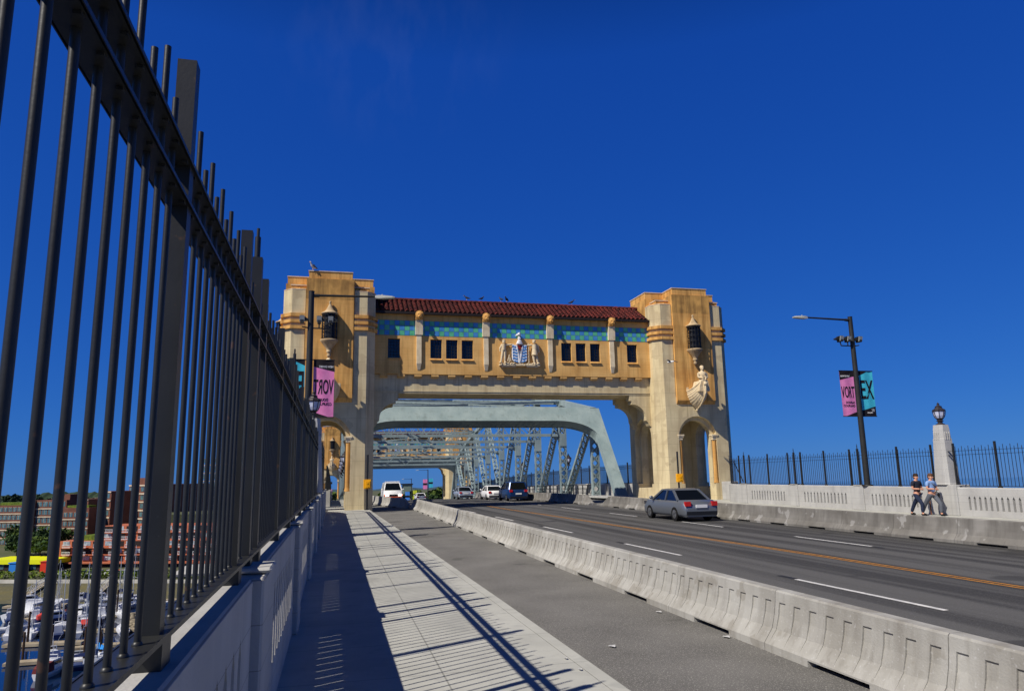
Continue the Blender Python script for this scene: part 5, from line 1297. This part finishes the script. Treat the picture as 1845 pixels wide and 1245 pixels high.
# stepped dark brick block behind, its visible face turned from the sun
d = 60; t = thing('brick_tower', fr(A_of(220, d)[0], d, WZ+5), 'dark stepped brick apartment block behind the orange waterfront building', 'building')
steps = [(108,955,945,'x'),(122,150,938,''),(128,290,0,'')]
zb = WZ+5
def yawbox(par, name, pxa, pxb, py, d0, dep, m, z0=None, m_b=None, floors=0):
    """block whose front leans away so that the sun misses it"""
    a, c = A_of(pxa, d0)[0], A_of(pxb, d0)[0]; zt = Z_of((pxa+pxb)/2, py, d0); b = MB(); sk = (c-a)*.62
    P = [fr(a, d0-sk*.5, 0), fr(c, d0+sk*.5, 0), fr(c-dep*.5, d0+sk*.5+dep, 0), fr(a-dep*.5, d0-sk*.5+dep, 0)]
    P = [fr(a, d0+sk*.5, 0), fr(c, d0-sk*.5, 0), fr(c+dep*.5, d0-sk*.5+dep, 0), fr(a+dep*.5, d0+sk*.5+dep, 0)] if True else P
    zb_ = zb if z0 is None else z0
    b.hexa([(p.x,p.y,zb_) for p in P]+[(p.x,p.y,zt) for p in P]); b.build(name, m, par)
    u = P[1]-P[0]; L = u.length; u.normalize(); nn = Vector((u.y, -u.x, 0))
    for f in range(floors):
        z = zt-3.0*(f+1); 
        if z < zb_: break
        b = MB(); q0, q1 = P[0]+nn*.25, P[1]+nn*.25
        b.hexa([(P[0].x+nn.x*.002,P[0].y+nn.y*.002,z+2.45),(q0.x,q0.y,z+2.45),(q1.x,q1.y,z+2.45),(P[1].x+nn.x*.002,P[1].y+nn.y*.002,z+2.45),(P[0].x+nn.x*.002,P[0].y+nn.y*.002,z+2.95),(q0.x,q0.y,z+2.95),(q1.x,q1.y,z+2.95),(P[1].x+nn.x*.002,P[1].y+nn.y*.002,z+2.95)])
        b.build('floor_band', m_b or Mbrd, par)
        n = max(2, int(L/4.2))
        for i in range(n):
            c0 = P[0]+u*(L*(i+.2)/n); c1 = P[0]+u*(L*(i+.75)/n); b = MB()
            e0, e1 = c0+nn*.05, c1+nn*.05
            b.hexa([(c0.x+nn.x*.003,c0.y+nn.y*.003,z+.5),(e0.x,e0.y,z+.5),(e1.x,e1.y,z+.5),(c1.x+nn.x*.003,c1.y+nn.y*.003,z+.5),(c0.x+nn.x*.003,c0.y+nn.y*.003,z+2.1),(e0.x,e0.y,z+2.1),(e1.x,e1.y,z+2.1),(c1.x+nn.x*.003,c1.y+nn.y*.003,z+2.1)]); b.build('window', Mteal, par)
yawbox(t, 'wall', 200, 305, 873, 62, 18, Mbrick, None, Mband, 7); yawbox(t, 'roof_house', 228, 262, 861, 70, 8, Mbrick, Z_of(230, 884, 62)-4)
yawbox(t, 'stepped_wall', 158, 200, 885, 60, 16, Mbrick, None, Mband, 6); yawbox(t, 'lower_step', 122, 158, 899, 58, 14, Mbrick, None, Mband, 5)
d = 75; t2 = thing('brick_tower', fr(A_of(350, d)[0], d, WZ+5), 'sunlit red brick end wall of an apartment block, right of the first fence post', 'building')
block(t2, 'wall', A_of(296, d)[0], A_of(420, d)[0], d, d+16, WZ+5, Z_of(330, 872, d), Mbrick); facade(t2, A_of(352, d)[0], A_of(418, d)[0], d, WZ+10, 9, 3.0, 4, Mteal, Mband)
d = 52; t3 = thing('apartment_block', fr(A_of(128, d)[0], d, WZ+4), 'apartment block with pale floor bands and red brick end, mid hillside', 'building')
a0, a1 = A_of(94, d)[0], A_of(152, d)[0]; zt = Z_of(120, 915, d); block(t3, 'wall', a0, a1, d, d+12, WZ+4, zt, Mbrick); facade(t3, a0+2.4, a1, d, zt-22.6, 7, 3.1, 5, Mteal, Mband, wh=.5, win=.7); block(t3, 'roof_garden', a0+3, a1-1, d+1, d+5, zt, zt+.8, Mhedge)
d = 66; t4 = thing('apartment_block', fr(A_of(60, d)[0], d, WZ+4), 'tall apartment block with teal windows and brick stair tower, leftmost building', 'building')
a0, a1 = A_of(-30, d)[0], A_of(46, d)[0]; zt = Z_of(30, 910, d); block(t4, 'wall', a0, a1, d, d+14, WZ+4, zt, Mbrick); facade(t4, a0, a1, d, zt-18.2, 6, 3.0, 9, Mteal, Mband, win=.8, alt=None); block(t4, 'roof_garden', a0+2, a1-1, d+1, d+6, zt, zt+1.0, Mhedge)
a0, a1 = A_of(44, d)[0], A_of(52, d)[0]; block(t4, 'stair_tower', a0, a1, d-1.2, d+4, WZ+4, Z_of(48, 901, d), Mbrick)
a0, a1 = A_of(52, d)[0], A_of(108, d)[0]; zt = Z_of(80, 901, d); block(t4, 'tall_wall', a0, a1, d+.5, d+14, WZ+4, zt, Mbrick); facade(t4, a0+.3, a1-.3, d+.5, zt-24.2, 8, 3.0, 5, Mteal, Mband, win=.8, wh=.6); block(t4, 'roof_house', A_of(86, d)[0], A_of(108, d)[0], d+2, d+8, zt, Z_of(96, 891, d), Mbrick)
# market hall and sheds
d = 15; t = thing('market_hall', fr(A_of(50, d)[0], d, WZ+2.5), 'long market hall with a bright yellow green roof edge at the left', 'building')
a0, a1 = A_of(-30, d)[0], A_of(96, d)[0]; zr, zq = Z_of(60, 1008, d), Z_of(60, 1016, d); block(t, 'roof_fascia', a0, a1, d-.4, d+10, zq, zr, Myel); block(t, 'wall', a0, a1-.4, d+.3, d+9, WZ+2.4, zq-.002, Mdk)
for i in range(6): c = a0+(a1-a0)*(i+.6)/6.5; block(t, 'window', c-.9, c+.9, d+.2, d+.297, WZ+3.2, WZ+4.6, Mteal)
t = thing('shed', fr(A_of(86, 13)[0], 13, WZ+2.5), 'small red shed under the yellow roof edge', 'shed'); a0, a1 = A_of(76, 13)[0], A_of(97, 13)[0]; block(t, 'wall', a0, a1, 12.2, 14.4, WZ+2.4, WZ+5.6, Mred); block(t, 'roof', a0-.2, a1+.2, 12, 14.42, WZ+5.61, WZ+5.8, Mrc)
t = thing('shed', fr(A_of(34, 13)[0], 13, WZ+2.5), 'blue shed under the left end of the yellow roof', 'shed'); a0, a1 = A_of(20, 13)[0], A_of(42, 13)[0]; block(t, 'wall', a0, a1, 12.2, 14.4, WZ+2.4, WZ+5.2, Mblu); block(t, 'roof', a0-.2, a1+.2, 12, 14.42, WZ+5.21, WZ+5.5, Mblu)
# parked cars on the quay
cols = [Mhull, Mnavy, Mhull, Mred, Malu, Mhull, Mnavy, Malu, Mhull]
first = {}
for i in range(18):
    c = A_of(104+9.0*i, 9)[0]; p = fr(c, 8.5+rnd.uniform(-.4,.4), WZ+2.35)
    m = cols[i % 9]; t = thing('parked_car', (0,0,0), {Mhull:'white car parked on the quay behind the hedge', Mnavy:'dark blue car parked on the quay behind the hedge', Mred:'red car parked on the quay behind the hedge', Malu:'silver car parked on the quay behind the hedge'}[m], 'car', {Mhull:'white cars on the quay', Mnavy:'dark blue cars on the quay', Mred:'red cars on the quay', Malu:'silver cars on the quay'}[m])
    if m in first:
        for ch in first[m].children: q = ch.copy(); C.objects.link(q); q.parent = t
    else:
        b = MB(); b.loft([[(-.85*w, y, .3), (.85*w, y, .3), (.85*w, y, h), (-.85*w, y, h)] for y, w, h in ((-2.1,.8,.7),(-1.9,1,.95),(1.2,1,.95),(1.9,.95,.8),(2.1,.8,.5))]); b.box(-.6, .6, -1.2, .4, 1.38, 1.45); b.build('body', m, t)
        b = MB(); b.hexa([(-.78,-1.7,.952),(.78,-1.7,.952),(.78,1.0,.952),(-.78,1.0,.952),(-.62,-1.3,1.379),(.62,-1.3,1.379),(.62,.4,1.379),(-.62,.4,1.379)]); b.build('window_glass', M['carglass'], t)
        b = MB()
        for s in (-1, 1):
            for y in (-1.3, 1.3): b.tube((s*.65, y, .32), (s*.86, y, .32), .32, n=10)
        b.build('wheel', M['tyre'], t); first[m] = t
    t.location = p; t.rotation_euler = (0, 0, math.atan2(sv.y, sv.x)-PI/2+(PI if rnd.random() < .5 else 0))
# trees on the slope
spots = [(22,40,9,5),(34,38,8,5),(48,40,9,5),(62,36,8,5),(74,40,8.5,5),(84,34,7.5,4.5),(96,38,9,4),(110,44,7,4),(28,30,7.5,4.5),(52,28,7.5,4.5),(70,27,7,4.5),(90,26,7,4.5)]
for i, (px, d, h, r) in enumerate(spots):
    kind = i % 3; tree('broadleaf_tree', fr(A_of(px, d)[0], d, WZ+2.5+d*.09), h, r, [Mleaf, Mleaf2, Mleaf][kind], 'dark green tree on the slope below the leftmost apartments' if kind != 1 else 'olive green tree on the slope below the leftmost apartments', 'dark trees on the slope' if kind != 1 else 'olive trees on the slope', n=520, ls=.55)
for i, (px, h) in enumerate(((24,13),(36,12),(52,11),(60,12.5),(78,11),(135,15),(141,12),(170,11),(190,11),(118,11),(10,13))):
    d = 150; tree('conifer_tree' if px == 135 else 'broadleaf_tree', fr(A_of(px, d)[0], d, WZ+11), h-1, 4.5, Mconif, 'tall conifer on the hilltop behind the brick blocks' if px == 135 else 'dark tree on the hilltop behind the apartment blocks', None if px == 135 else 'hilltop trees', px == 135, 420, 1.1)
# wooded ridge far behind
def ridge(name, pts, depth, m):
    b = MB(); rows = [[], [], []]
    for (x, y, h) in pts: zb_ = WZ-1-max(0, y-600)*.022; rows[0].append((x, y, zb_)); rows[1].append((x, y+depth*.3, WZ+h)); rows[2].append((x, y+depth, zb_-20))
    b.loft(rows, closed=False, caps=False); return tag(b.build(name, m), kind='structure')
def ridge_px(name, D, pxs, m, depth=300, jit=1.5):
    pts = []
    for px, py in pxs:
        p = at_y(px, py, D); pts.append((p.x, D, p.z-WZ+rnd.uniform(0, jit)))
    return ridge(name, pts, depth, m)
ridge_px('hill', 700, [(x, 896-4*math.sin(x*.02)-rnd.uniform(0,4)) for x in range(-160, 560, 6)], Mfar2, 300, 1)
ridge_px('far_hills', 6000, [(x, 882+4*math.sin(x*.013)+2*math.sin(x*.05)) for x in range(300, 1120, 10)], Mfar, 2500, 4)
# trees beyond the far end of the bridge
tag(MB().box(-60, 140, 262, 620, WZ, zd(262)-.6).build('far_land', Mland), kind='structure')
for i, (px, py, D) in enumerate(((652,893,330),(664,896,300),(690,884,330),(705,880,360),(716,886,340),(742,884,330),(752,882,320),(774,884,330),(786,880,300),(796,878,300),(806,881,310),(730,890,300),(765,892,310),(780,890,295),(815,886,320),(830,884,330),(850,886,340),(870,884,330),(890,888,350),(912,886,330),(935,888,330),(960,886,340),(985,888,330),(588,886,300),(600,884,320))):
    p = at_y(px, py, D); z = zd(262)-.6; h = max(3.5, p.z-z)
    left = px < 700
    tree('broadleaf_tree', Vector((p.x, D, z)), h, max(3.2, h*.55), Mleaf if i % 2 else Mleaf2, 'dark green tree beyond the far end of the bridge' if i % 2 else 'olive green tree beyond the far end of the bridge', 'dark trees beyond the bridge end' if i % 2 else 'olive trees beyond the bridge end', n=260, ls=.8)
p0, p1, q = at_y(727, 873, 400), at_y(743, 873, 400), at_y(727, 873, 400)
t = thing('flat_roofed_building', (p0.x, 400, zd(262)-.6), 'grey green flat roofed building above the trees at the far end of the bridge', 'building')
b = MB(); b.box(p0.x, p1.x, 400, 408, zd(262)-.6, p0.z); b.build('wall', mat('grey_green_cladding', lin(120,136,124)), t); b = MB(); b.box(p0.x-2, p1.x+.4, 399.6, 409, p0.z+.01, p0.z+.5); b.build('roof', M['pole'], t)
# ------------------------------------------------------------------ the marina
def W2(px, py): return at_z(px, py, WZ)
ang = math.atan2(sv.y, sv.x)
docks = [((12,1120),(270,1108)),((8,1146),(290,1135)),((8,1166),(150,1160)),((130,1172),(300,1156)),((8,1200),(110,1192)),((8,1096),(120,1092)),((190,1090),(320,1083)),((130,1205),(190,1190))]
for i, ((x0, y0), (x1, y1)) in enumerate(docks):
    a, c = W2(x0, y0), W2(x1, y1); u = (c-a); L = u.length; 
    t = thing('dock', a, f'floating plank dock in the marina, {ORD[i]} of eight', 'dock', 'floating docks of the marina') if False else None
    b = MB(); b.bar(a+Vector((0,0,.35)), c+Vector((0,0,.35)), 2.0, .45); 
    o = b.build('floating_dock', Mdock); tag(o, ['long plank dock across the middle of the marina','long plank dock with boats, one step nearer than the middle dock','short yellow edged dock over open water at left','plank dock reaching right below the fence base','nearest short plank dock at the lower left','far short dock below the mudflat at left','far dock below the mudflat at right','small dock by the blue covered boat'][i], 'dock', 'floating docks of the marina')
    for s in range(max(2, int(L/16))):
        p = a.lerp(c, (s+.5)/max(2, int(L/16)))+Vector((0,1.2,0)); b = MB(); b.tube((p.x, p.y, WZ-1), (p.x, p.y, WZ+5.2+rnd.uniform(-.6,.8)), .22, .18, 8); b.tube((p.x, p.y, WZ+5.2), (p.x, p.y, WZ+5.3), .1, n=6)
        tag(b.build('mooring_pile', Mpile), 'dark mooring pile standing in the marina beside a dock', 'pile', 'mooring piles')
def boat(kind, x, y, rz, L, hull, cover, label, group):
    t = thing('sailboat' if kind == 'sail' else 'motor_cruiser', (0,0,0), label, 'boat', group); B = L*.30; b = MB()
    st = [(-.5,.70,0,.55),(-.3,.95,0,.52),(0,1,0,.55),(.25,.78,0,.65),(.42,.36,.05,.78),(.5,.03,.25,.88)]
    hb = L*.115
    b.loft([[(-B/2*w*.55, l*L, -.25+lo), (-B/2*w, l*L, hb*h+.1), (-B/2*w, l*L, hb*h+.35), (B/2*w, l*L, hb*h+.35), (B/2*w, l*L, hb*h+.1), (B/2*w*.55, l*L, -.25+lo)] for l, w, lo, h in st]); b.build('hull', hull, t)
    z = hb*.55+.36; b = MB()
    if kind == 'sail':
        b.loft([[(-B*.25*w, l*L, z-.02), (B*.25*w, l*L, z-.02), (B*.2*w, l*L, z+h), (-B*.2*w, l*L, z+h)] for l, w, h in ((-.15,1,.5),(.05,1,.48),(.22,.7,.2))]); b.build('cabin', Mhull, t)
        H = L*1.25; b = MB(); b.tube((0, .08*L, z), (0, .08*L, z+H), .09, .06, 7); b.tube((0, .08*L, z+1.0), (0, -.36*L, z+1.0), .06, n=6)
        for f in (.42, .70): b.tube((-.10*L*(1.2-f), .08*L, z+H*f), (.10*L*(1.2-f), .08*L, z+H*f), .035, n=5)
        b.build('mast', Malu, t); b = MB()
        for q in ((0,.48*L,.2+z),(0,-.48*L,z),(B*.45,.05*L,z),(-B*.45,.05*L,z)): b.tube((0,.08*L,z+H*.98), q, .02, n=4)
        b.build('rigging', Malu, t)
        if cover: b = MB(); b.loft([[(-.22*w, l*L, z+.95), (.22*w, l*L, z+.95), (.10*w, l*L, z+1.0+h), (-.10*w, l*L, z+1.0+h)] for l, w, h in ((-.36,.6,.25),(-.1,1,.5),(.07,1,.9))]); b.build('sail_cover', cover, t)
    else:
        b.loft([[(-B*.38*w, l*L, z-.02), (B*.38*w, l*L, z-.02), (B*.31*w, l*L+o_, z+h), (-B*.31*w, l*L+o_, z+h)] for l, w, h, o_ in ((-.22,1,1.35,.0),(.08,1,1.3,-.1),(.22,.8,.55,-.1),(.34,.4,.12,0))]); b.build('cabin', Mhull, t)
        b = MB(); b.box(-B*.37, B*.37, -.20*L, .06*L, z+.62, z+1.08); b.hexa([(-B*.34,.085*L,z+.7),(B*.34,.085*L,z+.7),(B*.28,.17*L,z+.72),(-B*.28,.17*L,z+.72),(-B*.31,.075*L,z+1.2),(B*.31,.075*L,z+1.2),(B*.26,.10*L,z+1.15),(-B*.26,.10*L,z+1.15)]); b.build('cabin_window', M['carglass'], t)
        b = MB(); b.bar((-B*.3,-.05*L,z+1.9), (B*.3,-.05*L,z+1.9), .3, .08); b.bar((-B*.3,-.05*L,z+1.3), (-B*.3,-.05*L,z+1.9), .08, .08); b.bar((B*.3,-.05*L,z+1.3), (B*.3,-.05*L,z+1.9), .08, .08); b.tube((0,-.05*L,z+1.9), (0,-.08*L,z+4.0), .03, n=5); b.build('radar_arch', Mhull, t)
        if cover: b = MB(); b.loft([[(-B*.42, l*L, z), (B*.42, l*L, z), (B*.34, l*L, z+h), (-B*.34, l*L, z+h)] for l, h in ((-.48,.7),(-.35,1.2),(-.2,1.3))]); b.build('canvas_cover', cover, t)
    t.location = (x, y, WZ+.05); t.rotation_euler = (0, 0, rz); return t
bs = {}
def put(kind, px, py, turn, L, hull, cover, label, group):
    p = W2(px, py); key = (kind, hull.name, cover.name if cover else '', round(L))
    rz = ang+turn
    if key in bs: t = copy_tree(bs[key]); t.location = (p.x, p.y, WZ+.05); t.rotation_euler = (0,0,rz); t['label'] = label; t['group'] = group
    else: t = boat(kind, p.x, p.y, rz, L, hull, cover, label, group); bs[key] = t
    return t
LW = 'white motor cruiser with a dark window band moored among many in the marina'; GW = 'white cruisers of the marina'
LS = 'white sailboat with bare mast and no sail cover moored in the marina'; GS = 'plain white sailboats'
LB = 'white sailboat with a navy sail cover moored in the marina'; GB_ = 'sailboats with navy covers'
LN = 'white motor cruiser with a navy canvas cover over its stern'; GN = 'cruisers with navy covers'
row = [(1086,-.9),(1100,-.75),(1114,.8),(1130,-.8),(1143,.7)]
ks = 0
for r, (py, turn) in enumerate(row):
    for c in range(7 if r < 3 else 6):
        px = 20+40*c+(r % 2)*17+rnd.uniform(-4,4)
        if r >= 3 and px > 225: continue
        if rnd.random() < .12: continue
        kx = (ks*7+r*3) % 6; ks += 1
        py2 = py-(px-130)*.05+rnd.uniform(-2,2)
        if kx in (0, 3): put('motor', px, py2, turn+rnd.uniform(-.25,.25), 7.0, Mhull, None, LW, GW)
        elif kx == 1: put('sail', px, py2, turn, 7.5, Mhull, None, LS, GS)
        elif kx == 4: put('sail', px, py2, turn+PI, 7.5, Mhull, Mtarp2, LB, GB_)
        elif kx == 2: put('motor', px, py2, turn+PI, 6.0, Mhull, Mtarp2, LN, GN)
        else: put('motor', px, py2, turn, 6.6, Mnavy, None, 'motor cruiser with a navy hull moored in the marina', 'navy hulled cruisers')
put('motor', 65, 1107, .1, 17, Mhull, None, 'largest white cruiser, broadside at the far left dock', None)
put('sail', 178, 1190, 1.2, 8, Mhull, Mcanv, 'white sailboat under a bright blue tarpaulin near the fence base', None)
put('motor', 90, 1196, .9, 7, Mnavy, Mtarp2, 'small navy launch lying at the nearest dock', None)
put('sail', 140, 1196, -1.2, 9, Mhull, None, LS, GS); put('sail', 165, 1203, -1.0, 8, Mnavy, Mtarp2, 'navy hulled sailboat close to the nearest dock', None)
put('motor', 95, 1213, .2, 8, Mhull, Mmar, 'white cruiser with a maroon canvas cover at the bottom left', None)
put('motor', 152, 1134, .75, 8, Mhull, Mrc, 'white cruiser with a red canvas cover in the middle of the marina', None)
put('motor', 105, 1119, -.7, 8, Mnavy, Mrc, 'navy cruiser with a red canvas cover at the far dock', None)
put('sail', 236, 1092, .3, 10, Mhull, Mtarp2, LB, GB_); put('sail', 222, 1098, .2, 9, Mhull, None, LS, GS)
b = MB(); 
for i in range(160):
    p = W2(rnd.uniform(236, 330), rnd.uniform(1108, 1132)); b.ball((p.x, p.y, WZ+rnd.uniform(-.1,.8)), rnd.uniform(.4,.9), rnd.uniform(.4,.9), rnd.uniform(.3,.6), 6, 0, 4)
tag(b.build('riprap', Mrock), kind='stuff')
for (x0, y0), (x1, y1), lab in (((62,1052),(100,1036),'white trussed gangway leading down to the docks at left'),((185,1054),(212,1040),'white trussed gangway leading down to the docks at right')):
    d_ = 3; a = fr(A_of(x1, 2)[0], 1.0, WZ+2.4); c = fr(A_of(x0, -14)[0], -16, WZ+.7); t = thing('gangway', c, lab, 'gangway', 'gangways to the docks'); b = MB(); sd_ = (a-c).cross(Vector((0,0,1))).normalized()*.7
    b.bar(c, a, 1.4, .12); b.build('walkway', Mdock, t); b = MB()
    for s in (-1, 1):
        b.bar(c+sd_*s+Vector((0,0,1.1)), a+sd_*s+Vector((0,0,1.1)), .12, .12)
        for i in range(9): b.bar(c.lerp(a, i/9)+sd_*s, c.lerp(a, (i+1)/9)+sd_*s+Vector((0,0,1.1)), .08, .08)
    b.build('truss_rail', Malu, t)
